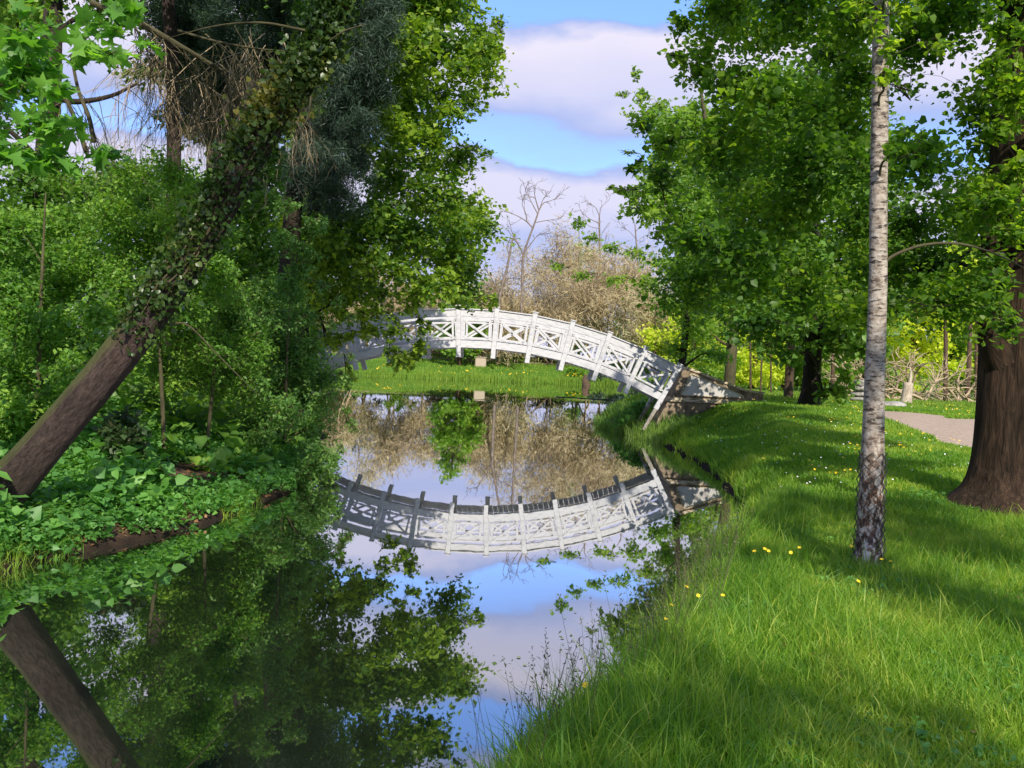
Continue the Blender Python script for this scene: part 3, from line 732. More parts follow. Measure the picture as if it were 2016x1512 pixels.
cl += [C(1345, 45, bY, 40, 26), C(1330, 112, bY - .3, 30, 18), C(1262, 245, bY - 1, 30, 22), C(1300, 285, bY - .8, 42, 26), C(1245, 330, bY - .6, 26, 14), C(1225, 375, bY + 1, 22, 10),
       C(1300, 350, bY, 60, 30), C(1330, 470, bY, 50, 30), C(1735, 20, 9.0, 40, 50), C(1740, 150, 8.7, 22, 26), C(1955, 560, 9.3, 50, 60), C(1985, 640, 9.3, 40, 40), C(1380, 130, bY, 60, 50), C(1420, 20, bY, 80, 60)]
rh = np.random.default_rng(90)
cl += [C(px_, py_, bY - 1.2, 44, 40) for px_, py_ in ((1990, 60), (1960, 130), (2000, 190), (1965, 260), (2005, 330), (1960, 400), (1995, 460), (1965, 520))]
cl += [(np.array([rh.uniform(5.5, 11), rh.uniform(8.5, 13), rh.uniform(8.5, 12)]), (1.0, 1.0, .75)) for _ in range(5)]
big = tree('linden_tree', 'massive dark-barked tree with flared foot at the right edge, leafy boughs hanging left', 'tree', TP_,
           np.array([96, 80, 76, 74, 70, 66, 60, 45, 20]) * bY / F, cl, M['lime'], M['bark_big'], 12, sides=28, flare=.75, tn=40,
           leaf=.066, shape='heart', cov=1.8, width=.9, hang=.25, twigs=30, twig_r=.006, twig_mat=M['bark_dark'], min_t=.18, spread=.36, limb_r=.024)
# visible fork left of the trunk and a long bare bough crossing behind the birch
def bough(root, pts, rad, mat, seed=0, n=16, sides=8):
    r_ = np.random.default_rng(seed); P = np.array(pts) - np.array(root.location)
    return tube_obj('bough', P, np.array(rad), mat, root, sides, n, r_, .03)
bough(big, [at(2000, 760, bY), at(1965, 690, bY - .1), at(1948, 620, bY - .2), at(1952, 520, bY - .2), at(1940, 380, bY)], [.30, .22, .15, .12, .08], M['bark_big'])
bough(birch, [at(1738, 520, 7.9), at(1765, 500, 7.9), at(1820, 482, 7.9), at(1890, 480, 7.9), at(1960, 500, 7.85), at(2030, 535, 7.8)], [.017, .014, .012, .010, .008, .005], M['twig'])

# --- the middle tree on the lawn crest and its neighbours
mb_ = gnd(1593, 801); mY = float(mb_[1])
poly = [(1290, 560), (1330, 470), (1500, 430), (1800, 430), (1790, 620), (1740, 700), (1690, 740), (1620, 690), (1540, 700), (1480, 660), (1400, 640), (1330, 620)]
tree('lawn_tree', 'dark-trunked leafy tree standing on the lawn crest left of the birch', 'tree',
     [mb_, at(1598, 740, mY), at(1603, 660, mY), at(1610, 560, mY), at(1600, 400, mY), at(1610, 200, mY + 1)], np.array([20, 18, 17, 15, 12, 4]) * mY / F,
     fill(poly, mY - 4, mY + 2, 66, 44, 21) + [C(1650, 770, mY - 1, 36, 22), C(1620, 778, mY - 1, 22, 14), C(1668, 745, mY - 1, 26, 26), C(1560, 700, mY - 2, 34, 26), C(1500, 680, mY - 2, 30, 22)]
     + fill([(1330, 430), (1420, 200), (1600, 100), (1750, 200), (1800, 430)], mY - 2, mY + 3, 95, 14, 22), M['lime_far'], M['bark_dark'], 23,
     flare=.5, leaf=.15, cov=1.8, hang=.3, twigs=22, twig_r=.015, min_t=.2, shape='heart', width=.85)
sb = gnd(1551, 790)
Y3 = max(float(sb[1]), 34); sb = at(1551, 790, Y3); sb[2] = H(sb[0], sb[1])
tree('slim_tree', 'slim straight dark trunk behind the lawn crest, left of the larger trunk', 'tree',
     [sb, at(1556, 700, Y3), at(1560, 560, Y3), at(1565, 430, Y3)], np.array([9.5, 8.5, 7, 3]) * Y3 / F, fill([(1470, 620), (1480, 470), (1600, 440), (1660, 520), (1650, 660)], Y3 - 2, Y3 + 2, 55, 9, 25),
     M['lime_far'], M['bark'], 26, leaf=.18, cov=1.5, twigs=14)
Y4 = 44.0; p4 = at(1436, 755, Y4); p4[2] = H(p4[0], p4[1]) - .1
poly = [(1225, 175), (1300, 200), (1430, 190), (1460, 500), (1440, 680), (1380, 700), (1330, 640), (1290, 470), (1225, 400), (1215, 370), (1270, 300)]
tree('pale_leaved_tree', 'sunlit pale green tree with leaning brown trunk rising behind the abutment', 'tree',
     [p4, at(1440, 690, Y4), at(1446, 620, Y4), at(1425, 480, Y4), at(1400, 320, Y4), at(1380, 180, Y4)], np.array([11, 10.5, 9.5, 8, 6, 3]) * Y4 / F,
     fill(poly, Y4 - 6, Y4 + 4, 52, 48, 31) + [C(1250, 145, Y4, 12, 22), C(1265, 190, Y4, 20, 18), C(1225, 188, Y4, 16, 9), C(1300, 210, Y4, 34, 20), C(1390, 165, Y4, 18, 24), C(1345, 230, Y4, 30, 24), C(1235, 300, Y4, 22, 8),
      C(1205, 370, Y4, 18, 7), C(1240, 382, Y4, 26, 9), C(1290, 420, Y4, 34, 14)], M['pale'], M['twig'], 32,
     leaf=.20, cov=1.7, twigs=18, twig_r=.02, limb_r=.05, spread=.25)
# low boughs reaching left in front of the brown thicket
Y5 = 38.0; p5 = at(1330, 780, Y5); p5[2] = H(p5[0], p5[1])
tree('spreading_tree', 'bright green tree with long thin boughs reaching left above the bridge', 'tree',
     [p5, at(1345, 700, Y5), at(1355, 600, Y5), at(1370, 500, Y5)], np.array([8, 7, 6, 3]) * Y5 / F,
     [C(1140, 440, Y5, 20, 16), C(1165, 470, Y5, 22, 12), C(1205, 490, Y5, 26, 14), C(1245, 500, Y5, 30, 16), C(1095, 525, Y5, 22, 9), C(1150, 545, Y5, 34, 9), C(1215, 552, Y5, 36, 13), C(1275, 560, Y5, 40, 24),
      C(1320, 600, Y5, 50, 36), C(1300, 520, Y5, 40, 26), C(1370, 640, Y5, 60, 46), C(1340, 690, Y5, 40, 26), C(1410, 700, Y5, 40, 30)], M['pale'], M['bark_dark'], 34,
     leaf=.16, cov=1.9, twigs=18, twig_r=.012, limb_r=.05)

# --- sunlit trees beyond the lawn on the right
rk = np.random.default_rng(77)
LAB = ['yellow-green sunlit tree just right of the abutment wall', 'bright tree behind the slim dark trunk', 'sunlit yellow-green tree behind the lawn-crest trunk',
       'sunlit tree directly behind the birch trunk', 'bright tree beyond the path, right of the birch', 'sunlit tree beyond the path near the large trunk',
       'tall sunlit tree partly behind the large right trunk', 'farthest bright green tree low over the abutment']
for i, (px, Y, w, top) in enumerate([(1480, 62, 95, 560), (1545, 70, 80, 500), (1640, 66, 90, 520), (1725, 75, 90, 470), (1800, 64, 90, 480), (1880, 72, 95, 450), (1975, 66, 100, 430), (1370, 78, 80, 560)]):
    b = at(px, 760, Y); b[2] = H(b[0], b[1]); tip = at(px + 5, top, Y)
    ply = [(px - w, 640), (px - w * .7, top + 60), (px, top), (px + w * .8, top + 60), (px + w, 640), (px + w * .8, 770), (px - w * .8, 770)]
    tree('sunlit_tree', LAB[i], 'tree', [b, (b + tip) / 2 + rk.normal(size=3) * .2, tip], [.28, .2, .06], fill(ply, Y - 3, Y + 3, 46, 17, 100 + i), M['yellowgreen'] if i % 3 != 2 else M['pale'], M['bark'], 200 + i,
         'sunlit trees beyond the lawn', leaf=.30, cov=1.5, twigs=10, twig_r=.03, sides=7)
for i, (px, Y, w, top) in enumerate([(1420, 110, 100, 480), (1590, 120, 120, 400), (1760, 115, 120, 380), (1930, 110, 120, 330)]):
    b = at(px, 740, Y); b[2] = H(b[0], b[1]); tip = at(px + 5, top, Y)
    ply = [(px - w, 640), (px - w * .7, top + 60), (px, top), (px + w * .8, top + 60), (px + w, 640), (px + w * .8, 765), (px - w * .8, 765)]
    tree('background_tree', ['far green tree filling the gap left of the slim trunk', 'far green tree behind the lawn-crest trunk', 'far green tree high behind the birch', 'far green tree high behind the path'][i],
         'tree', [b, (b + tip) / 2, tip], [.4, .3, .06], fill(ply, Y - 3, Y + 3, 60, 16, 140 + i), M['pale'], M['bark'], 240 + i, 'far trees on the right', leaf=.45, cov=1.5, twigs=8, twig_r=.03, sides=7)

# ------------------------------------------------------------------ the left bank
lY = 8.6
LP = [at(-85, 1062, lY), at(-20, 990, lY), at(38, 933, lY), at(120, 838, lY), at(208, 733, lY), at(287, 630, lY), at(385, 490, lY + .1), at(515, 262, lY + .2), at(607, 135, lY + .3), at(655, 35, lY + .3), at(700, -80, lY + .3), at(760, -300, lY + .3), at(800, -620, lY + .3), at(815, -900, lY + .4)]
LR = np.array([78, 54, 42, 37, 35.5, 35, 31.5, 34, 31, 29, 27, 23, 16, 7]) * lY / F
lean = tree('leaning_tree', 'thick reddish-grey trunk leaning right over the creek from the left bank', 'tree', LP, LR,
            [C(520, -330, 9, 260, 150), C(250, -420, 8, 260, 160), C(700, -560, 8.4, 260, 180), C(880, -420, 9.4, 220, 130), C(430, -760, 9, 300, 200), C(780, -800, 9, 240, 200), C(120, -200, 9.5, 180, 90)],
            M['alder'], M['bark_lean'], 41, sides=28, tn=60, leaf=.075, cov=1.3, twigs=26, twig_r=.008, min_t=.55, shape='heart', width=.85, limb_r=.05)
# ivy climbing the upper trunk
ivy = thing('ivy_plant', 'dark and yellowish ivy climbing the upper half of the leaning trunk', 'ivy', (0, 0, 0))
rng = np.random.default_rng(9)
TQ = spline(np.column_stack([np.array(LP), LR]), 400)
# fraction along the trunk where photograph heights fall
def trunk_at(n, lo, hi, bias):
    i = rng.integers(lo, hi, n); T = nrm(TQ[np.minimum(i + 1, 399), :3] - TQ[i, :3])
    up_ = np.array([0, 0, 1.0]); side = nrm(np.cross(T, np.array([0, 1.0, 0]))); fwd = np.cross(side, T)
    a = rng.normal(bias, .95, n)
    out_ = side * np.sin(a)[:, None] + np.where(fwd[:, 1:2] > 0, -1, 1) * fwd * np.cos(a)[:, None]
    return i, T, out_
k0 = int(400 * 5.0 / 13)
ids = [(140, 150, 60), (150, 158, 110), (158, 172, 330), (172, 186, 360), (186, 198, 520), (198, 209, 400), (209, 221, 520), (221, 234, 620), (234, 252, 1150), (252, 272, 900), (272, 300, 900), (300, 330, 450)]
IP, IO = [], []
for lo, hi, n in ids:
    i, T, o_ = trunk_at(n, lo, hi, .25)
    P = TQ[i, :3] + o_ * (TQ[i, 3] + rng.gamma(1.6, .036, n))[:, None]
    IP.append(P); IO.append(o_)
IP = np.vstack(IP); IO = np.vstack(IO)
V, FC, t = leaves(IP, .045, rng, 'heart', 1.0, .2, .7)
kk = LEAF['heart'][0].shape[0]
front = np.argsort(IP[:, 1])[:600]; pick = rng.choice(front, 300, replace=False)
V3 = V.reshape(-1, kk, 3); t3 = t.reshape(-1, kk); isp = np.zeros(len(IP), bool); isp[pick] = True
yel = np.exp(-((IP[:, 2] - at(560, 200, lY)[2]) / .32) ** 2)
t3 = np.clip(t3 * .7 + yel[:, None] * .36, 0, 1.25)
for j in pick:
    c = V3[j, 0]
    o = obj('ivy_leaf', make_mesh('ivy_leaf', V3[j] - c, LEAF['heart'][1].copy(), M['ivy'], {'tint': t3[j]}), ivy, c)
rest = np.where(~isp)[0]; nF = (np.arange(len(rest))[:, None, None] * kk + LEAF['heart'][1][None]).reshape(-1, 3)
o = obj('foliage', make_mesh('foliage', V3[rest].reshape(-1, 3), nF, M['ivy'], {'tint': t3[rest].ravel()}), ivy); o['kind'] = 'stuff'
for s_ in range(7):
    i = np.arange(150 + s_ * 3, 330, 6); a = rng.uniform(-1.2, 1.4) + np.cumsum(rng.normal(0, .1, len(i)))
    T = nrm(TQ[i + 1, :3] - TQ[i, :3]); side = nrm(np.cross(T, np.array([0, 1.0, 0]))); fwd = np.cross(side, T)
    P = TQ[i, :3] + (side * np.sin(a)[:, None] + np.where(fwd[:, 1:2] > 0, -1, 1) * fwd * np.cos(a)[:, None]) * (TQ[i, 3] + .012)[:, None]
    V, FC, bk = tubes(P[None], np.full((1, len(i)), .010), 5)
    obj('stem', make_mesh('stem', V, FC, M['twig'], {'bark': bk}, smooth=True), ivy)
# thin bare twigs leaving the trunk
bough(lean, [at(612, 190, lY), at(606, 230, lY - .1), at(585, 270, lY - .15)], [.012, .009, .004], M['twig'], 3, 8, 5)
bough(lean, [at(650, 80, lY), at(680, 60, lY - .1), at(720, 48, lY - .1)], [.010, .008, .003], M['twig'], 4, 8, 5)
bough(lean, [at(600, 60, lY), at(520, 45, lY - .1), at(430, 50, lY - .1), at(330, 75, lY)], [.016, .012, .008, .003], M['twig'], 5, 12, 5)
bough(lean, [at(330, 640, lY), at(370, 640, lY + .1), at(430, 700, lY + .2), at(520, 790, lY + .5)], [.010, .008, .006, .003], M['twig'], 6, 12, 5)

def T2(name, label, basepx, Y, heights, rad, clumps, lm, bm, seed, group=None, **k):
    b = at(basepx, 760, Y); b[2] = H(b[0], b[1])
    pts = [b] + [at(x, y, Y) for x, y in heights]
    return tree(name, label, 'shrub' if 'shrub' in name else 'tree', pts, rad, clumps, lm, bm, seed, group, **k)

alder = [(640, -420), (900, -380), (925, -60), (1010, 80), (985, 130), (965, 185), (915, 240), (965, 300), (930, 345), (985, 440), (955, 500), (972, 595), (880, 606), (800, 612), (740, 618),
         (680, 640), (600, 640), (540, 560), (540, 420), (720, 330), (760, 150), (640, 20)]
T2('alder_tree', 'tall leafy tree leaning out over the water in front of the bridge\'s left end', 590, 19, [(600, 560), (640, 300), (690, 60), (720, -250), (730, -600)], [.16, .15, .13, .11, .08, .04],
   fill(alder, 17, 22, 62, 112, 51, rv=.35) + fill([(600, 595), (870, 595), (858, 650), (835, 722), (765, 742), (735, 690), (640, 690), (600, 680)], 17.5, 19.5, 22, 20, 49) + fill([(620, -380), (860, -350), (880, 60), (780, 330), (600, 420), (560, 560), (700, 600), (620, 100)], 16.5, 18, 60, 34, 50) + [C(975, 85, 18.5, 26, 22), C(985, 45, 19, 22, 20), C(955, 170, 18.5, 26, 16), C(985, 105, 18, 22, 10), C(955, 300, 18.5, 22, 12), C(960, 445, 18.5, 30, 20), C(960, 590, 18.5, 34, 22),
    C(900, 590, 18, 40, 18), C(808, 712, 18, 26, 13), C(765, 690, 18, 20, 15), C(735, 650, 18, 20, 22), C(825, 680, 18, 14, 16), C(690, 740, 18, 16, 14), C(780, 650, 18, 26, 20), C(840, 640, 18, 20, 16), C(880, 20, 18, 60, 50)],
   M['alder'], M['bark_dark'], 52, leaf=.105, cov=1.75, twigs=20, twig_r=.007, hang=.45, limb_r=.024, tn=30, spread=.27, width=.8)
T2('overhanging_shrub', 'dense drooping shrub whose twigs hang over the water under the bridge end', 560, 15.5, [(560, 850), (565, 700), (570, 600)], [.035, .03, .022, .008],
   fill([(440, 560), (560, 520), (620, 570), (650, 680), (672, 780), (665, 850), (655, 930), (610, 975), (540, 960), (500, 880), (450, 800), (400, 700)], 13.6, 16.5, 52, 40, 53) +
   [*[C(rr_[0], rr_[1], 14.3, rr_[2], rr_[2] * .7) for rr_ in [(668, 590, 16), (690, 622, 12), (655, 640, 18), (690, 700, 12), (672, 735, 16), (700, 775, 11), (684, 805, 14), (700, 845, 10), (672, 880, 14), (662, 935, 13), (640, 560, 20), (560, 470, 46), (590, 530, 40), (620, 440, 34), (560, 400, 34), (600, 490, 40), (648, 975, 12), (612, 985, 14)]], C(655, 900, 14.2, 22, 40), C(640, 950, 14, 22, 20), C(690, 830, 14.5, 16, 16), C(600, 970, 13.8, 36, 14)],
   M['willowy'], M['twig'], 54, leaf=.062, cov=2.0, twigs=22, twig_r=.006, hang=.8, min_t=.05, limb_r=.02, width=.55, spread=.25)
T2('tall_shrub', 'tall mid-green shrub standing behind the leaning trunk at the left edge', 60, 11.5, [(70, 850), (80, 600), (90, 380)], [.035, .03, .022, .008],
   fill([(-250, 330), (60, 330), (230, 420), (260, 600), (210, 720), (150, 900), (-250, 940)], 10.2, 13, 78, 44, 55), M['shrub'], M['twig'], 56, leaf=.065, cov=2.0, twigs=24, twig_r=.006, hang=.4, min_t=.05, limb_r=.02, width=.6, spread=.28)
T2('feathery_shrub', 'light green feathery shrub filling the space left of the ivy', 330, 12.5, [(320, 800), (310, 600), (300, 400)], [.035, .03, .022, .008],
   fill([(170, 330), (300, 270), (420, 330), (480, 400), (480, 560), (400, 640), (330, 700), (180, 650)], 11.5, 14, 66, 34, 57), M['shrub'], M['twig'], 58, leaf=.055, cov=1.7, twigs=26, twig_r=.005, hang=.4, min_t=.05, limb_r=.015, width=.5, spread=.3)
T2('bank_shrub', 'olive-green shrub with bare stems beside the brown soil slope', 410, 13.2, [(410, 850), (420, 750), (430, 620)], [.035, .03, .022, .008],
   fill([(300, 640), (480, 560), (540, 700), (520, 830), (440, 800), (370, 800), (250, 820)], 12.4, 14.5, 52, 26, 59), M['shrub'], M['twig'], 60, leaf=.055, cov=1.5, twigs=30, twig_r=.006, hang=.5, min_t=.05, limb_r=.015, width=.5, spread=.3)
T2('dark_shrub', 'low very dark green shrub under the leaning trunk', 240, 10.6, [(240, 900), (240, 860)], [.05, .04, .02],
   fill([(170, 850), (240, 800), (310, 840), (300, 930), (190, 930)], 10.2, 11, 36, 8, 61) , M['dark_leaf'], M['twig'], 62, leaf=.08, cov=2.0, twigs=16, twig_r=.006, min_t=.02, limb_r=.012)
T2('shaded_tree', 'shaded green tree closing the view behind the ivy-clad trunk', 420, 24, [(420, 600), (430, 350), (440, 150)], [.22, .2, .14, .05],
   fill([(330, 300), (440, 330), (520, 230), (640, 230), (665, 480), (640, 600), (650, 680), (560, 800), (300, 800), (250, 500)], 21, 27, 78, 48, 63), M['lime_far'], M['bark_dark'], 64, leaf=.13, cov=1.8, twigs=18, twig_r=.012, limb_r=.04, hang=.3)
T2('backdrop_tree', 'green tree behind the tall shrub at the far left', 60, 26, [(60, 600), (80, 300), (90, 0)], [.25, .2, .15, .05],
   fill([(-300, 270), (80, 280), (320, 300), (330, 780), (-300, 800)], 23, 29, 92, 36, 65), M['lime_far'], M['bark_dark'], 66, leaf=.15, cov=1.9, twigs=16, twig_r=.015, limb_r=.05)
T2('maple_tree', 'tree at the top left with large lobed bright leaves', -170, 7.6, [(-170, 600), (-160, 200), (-140, -100), (-100, -400)], [.12, .10, .09, .07, .03],
   [C(60, 60, 7.6, 80, 44), C(160, 95, 7.4, 60, 32), C(215, 105, 7.2, 40, 22), C(30, 160, 7.8, 80, 50), C(80, 240, 7.6, 70, 44), C(20, 300, 7.6, 70, 40), C(110, 170, 7.4, 40, 26), C(-60, 60, 8, 90, 60), C(-60, 250, 8, 90, 60),
    C(230, 60, 7.4, 36, 18), C(150, 250, 7.9, 44, 22), C(60, 130, 8, 60, 40), C(250, 20, 7.8, 50, 30), C(300, 90, 8.2, 26, 14), C(180, 45, 7.6, 40, 22), C(100, 320, 7.8, 60, 30), C(215, 305, 8, 60, 26)],
   M['maple'], M['twig'], 67, leaf=.125, shape='lobed', cov=2.4, width=.9, twigs=14, twig_r=.004, hang=.4, upness=.8, limb_r=.012, spread=.34)
T2('high_canopy_tree', 'dark leafy tree whose shaded canopy closes the top left corner', -250, 14, [(-250, 500), (-200, 100), (-150, -200), (0, -500)], [.25, .22, .18, .14, .05],
   fill([(-350, -500), (700, -600), (640, -110), (560, -30), (300, -40), (200, 20), (60, 60), (-350, 120)], 12, 17, 110, 46, 68), M['lime_far'], M['bark_dark'], 69, leaf=.10, cov=1.7, twigs=20, twig_r=.01, limb_r=.05, hang=.3)
T2('tall_lime_tree', 'tall leafy tree deep in the wood behind the conifer', 480, 30, [(500, 400), (560, 0), (620, -400)], [.35, .3, .22, .08],
   fill([(500, -350), (880, -350), (880, 100), (700, 300), (480, 300)], 27, 33, 95, 30, 70), M['lime_far'], M['bark_dark'], 71, leaf=.17, cov=1.7, twigs=14, twig_r=.02, limb_r=.06)
T2('wood_tree', 'tall green tree deep in the wood at the far left', 100, 33, [(100, 400), (110, 0), (120, -400)], [.35, .3, .22, .08],
   fill([(-500, -500), (330, -500), (330, 60), (250, 100), (80, 110), (60, 280), (-500, 300)], 30, 37, 110, 40, 75), M['lime_far'], M['bark_dark'], 76, leaf=.19, cov=2.0, twigs=12, twig_r=.02, limb_r=.06)
T2('wood_tree', 'tall green tree deepest in the wood behind the maple leaves', -60, 42, [(-60, 400), (-50, 0), (-40, -400)], [.35, .3, .22, .08],
   fill([(-700, -500), (700, -600), (700, -60), (200, 20), (60, 120), (60, 300), (-700, 300)], 40, 46, 115, 52, 85), M['lime_far'], M['bark_dark'], 86, leaf=.26, cov=2.2, twigs=10, twig_r=.02, limb_r=.06)
T2('wood_tree', 'tall green tree in the wood behind the bare pine', 420, 36, [(420, 400), (420, 0), (420, -400)], [.35, .3, .22, .08],
   fill([(250, -500), (760, -500), (700, 330), (290, 330), (275, 120)], 33, 39, 105, 34, 77), M['lime_far'], M['bark_dark'], 78, leaf=.2, cov=2.0, twigs=12, twig_r=.02, limb_r=.06)
T2('dark_conifer', 'grey-green conifer in deep shade right of the ivy-clad trunk', 545, 16.5, [(560, 600), (590, 300), (640, 0), (690, -350)], [.2, .18, .15, .11, .03],
   fill([(600, -320), (800, -320), (800, 40), (785, 180), (740, 330), (690, 420), (570, 400), (560, 300), (620, 180)], 15.3, 16.4, 60, 48, 72), M['conifer'], M['bark_dark'], 73,
   leaf=.11, shape='tri', width=.12, cov=2.3, twigs=24, twig_r=.008, hang=.7, limb_r=.03, upness=.1, spread=.3)

def ramify(P0, D0, ln, r, lev, rng, out_, droop=0.0, split=3, ang=.55, wig=.12, shrink=.68):
    D = D0 / np.linalg.norm(D0); pts = [P0]
    for i in range(4):
        D = nrm(D + rng.normal(size=3) * wig + np.array([0, 0, -droop])); pts.append(pts[-1] + D * ln / 4)
    pts = np.array(pts); out_.append((pts, r * np.linspace(1, .62, 5)))
    if lev <= 0: return
    for j in range(split):
        k = 4 if j == 0 else rng.integers(1, 5)
        E = nrm(D + rng.normal(size=3) * ang)
        ramify(pts[k], E, ln * shrink * rng.uniform(.75, 1.2), r * (.62 if k == 4 else .5), lev - 1, rng, out_, droop, split, ang, wig, shrink)
def limbs_obj(name, L_, mat, root, sides=4):
    P = np.array([a for a, _ in L_]); R = np.array([b for _, b in L_])
    V, FC, bk = tubes(P, R, sides)
    return obj(name, make_mesh(name, V, FC, mat, {'bark': bk}, smooth=True), root, -np.array(root.location))
# pine with bare drooping brown branches
b = at(335, 760, 17); b[2] = H(b[0], b[1])
pine = thing('bare_pine_tree', 'pine with reddish trunk and drooping bare brown branches at the upper left', 'tree', b)
tube_obj('trunk', [np.zeros(3) - [0, 0, .3], at(340, 500, 17) - b, at(342, 250, 17) - b, at(335, 60, 17) - b, at(320, -150, 17) - b, at(310, -500, 17) - b], np.array([.17, .15, .13, .12, .10, .05]), M['bark_lean'], pine, 12, 24, np.random.default_rng(1), .03)
rng = np.random.default_rng(14)
for q, (pts, rr) in enumerate([([(180, 5, 11), (240, 30, 11), (310, 65, 11.2), (380, 105, 11.3), (440, 140, 11.4)], [.035, .045, .04, .03, .02]),
                ([(265, 50, 11), (285, 90, 11), (320, 130, 11), (360, 160, 11)], [.014, .012, .009, .005]),
                ([(350, 60, 12), (420, 80, 12), (500, 95, 12), (560, 100, 12)], [.02, .015, .012, .006]),
                ([(100, 190, 13), (150, 200, 13), (215, 190, 13), (270, 165, 13)], [.05, .04, .03, .015]),
                ([(140, 110, 12), (155, 180, 12), (175, 230, 12), (185, 280, 12)], [.02, .025, .03, .035]),
                ([(85, 80, 12.5), (115, 160, 12.5), (150, 240, 12.5), (170, 300, 12.5)], [.02, .025, .03, .035])]):
    P = [at(*p) for p in pts]; tube_obj('bough', np.array(P) - b, rr, M['twig'] if q != 3 else M['bark_dark'], pine, 6, 14, rng, .05)
    L_ = []
    PP = spline(P, 10)
    for k in range(3, 10):
        for _ in range(3 if q < 3 else 1):
            ramify(PP[k], np.array([rng.normal() * .5 + .25, rng.normal() * .5, -.55]), rng.uniform(.35, .7), .007, 3 if q < 3 else 2, rng, L_, droop=.12, split=3, ang=.45)
    limbs_obj('twig_spray', L_, M['twig'], pine, 3)
LL = []
for _ in range(46):
    p = at(rng.uniform(260, 560), rng.uniform(40, 190), rng.uniform(12, 15))
    ramify(p, np.array([rng.normal() * .6, rng.normal() * .5, -.5]), rng.uniform(.5, .9), .008, 3, rng, LL, droop=.14, split=3, ang=.4)
limbs_obj('hanging_twigs', LL, M['tan_twig'], pine, 3)
# dark screen of needles behind those twigs
clump_parts(pine, np.array([b, at(342, 250, 17), at(335, 0, 17)]), np.array([.17, .13, .1]), fill([(270, -60), (600, -60), (600, 210), (520, 260), (430, 290), (360, 300), (340, 160), (280, 120)], 17.5, 21, 66, 28, 74),
            M['conifer'], M['bark_dark'], rng, leaf=.16, shape='tri', width=.12, cov=2.8, twigs=16, hang=.6, limbs=False, name='needles')
for o in pine.children:
    if o.name.startswith('needles'): o.location = Vector([float(-v) for v in b])

# ground cover, dead leaves and grasses on the left bank
def herbs(name, n, xr, yr, cond, mat, leaf, hgt, label, shape='heart', per=7, seed=1, width=.8, cat='plants'):
    r_ = np.random.default_rng(seed); x = r_.uniform(*xr, n * 4); y = r_.uniform(*yr, n * 4); d = water_dist(x, y)
    k = np.where(cond(x, y, d))[0][:n]; x, y = x[k], y[k]; z = land(x, y, d[k]); h = hgt * r_.uniform(.35, 1.2, len(k))
    B = np.repeat(np.stack([x, y, z], 1), per, 0); hh = np.repeat(h, per)
    B = B + r_.normal(size=B.shape) * np.array([.5, .5, 0]) * leaf * 1.1; B[:, 2] += hh * r_.uniform(.15, 1, len(B))
    V, FC, t = leaves(B, leaf, r_, shape, width, 1.1, .2)
    o = obj(name, make_mesh(name, V, FC, mat, {'tint': t})); tag(o, label, cat, kind='stuff'); return o
pA = gnd(400, 950); pB = gnd(440, 852); pC = gnd(455, 985)
def nopatch(x, y, d, f=1.25):
    e = np.sin(x * 7) * .12 + np.sin(y * 9 + x * 4) * .12
    return (d < .42 + .15 * np.sin(x * 6)) | ~((((x - pA[0]) / .55) ** 2 + ((y - pA[1]) / .85) ** 2 < f + e) | (((x - pB[0]) / .42) ** 2 + ((y - pB[1]) / .75) ** 2 < f + e) | (((x - pC[0]) / .35) ** 2 + ((y - pC[1]) / .5) ** 2 < f + e))
isleft = lambda x, y: x < np.interp(y, [-40, 0, 30, 60], [-5, -3, -1, -4])
herbs('bank_herbs', 13000, (-9, -2.6), (5.5, 16), lambda x, y, d: (d > .02 + .05 * np.sin(x * 5 + y * 3)) & (d < 4.5) & isleft(x, y) & nopatch(x, y, d), M['nettle'], .056, .26, 'leafy green herbs covering the left bank below the leaning trunk', seed=3)
herbs('tall_herbs', 1500, (-9, -2.6), (5.5, 12), lambda x, y, d: (d > .3) & (d < 3) & isleft(x, y) & nopatch(x, y, d, 2.0) & (np.sin(x * 3 + y * 2) > .1), M['nettle'], .11, .5, 'taller broad-leaved herbs among the left bank cover', seed=4)
herbs('fallen_leaves', 5000, (-9, -2.6), (7, 17), lambda x, y, d: (d > .05) & (d < 6) & isleft(x, y), M['litter'], .055, .025, 'brown fallen leaves lying on the bare soil slope', per=1, seed=5, shape='lozenge', cat='leaves')
herbs('woodland_cover', 5000, (-22, -3), (12, 40), lambda x, y, d: (d > .2) & isleft(x, y), M['shrub'], .16, .5, 'green undergrowth on the ground inside the left wood', seed=6)
herbs('lawn_clover', 5200, (-.3, 8), (3, 12), lambda x, y, d: (d > .3) & ~isleft(x, y) & (np.sin(x * 2.3 + 1) * np.sin(y * 2.9) > .05), M['nettle'], .028, .09, 'low clover and weeds mixed into the near lawn', shape='heart', per=5, seed=7, cat='clover')
herbs('lawn_litter', 900, (-.3, 9), (3, 16), lambda x, y, d: (d > .3) & ~isleft(x, y), M['litter'], .03, .07, 'few dry leaves and bits lying in the near lawn', shape='lozenge', per=1, seed=8, cat='leaves')
rng = np.random.default_rng(31)
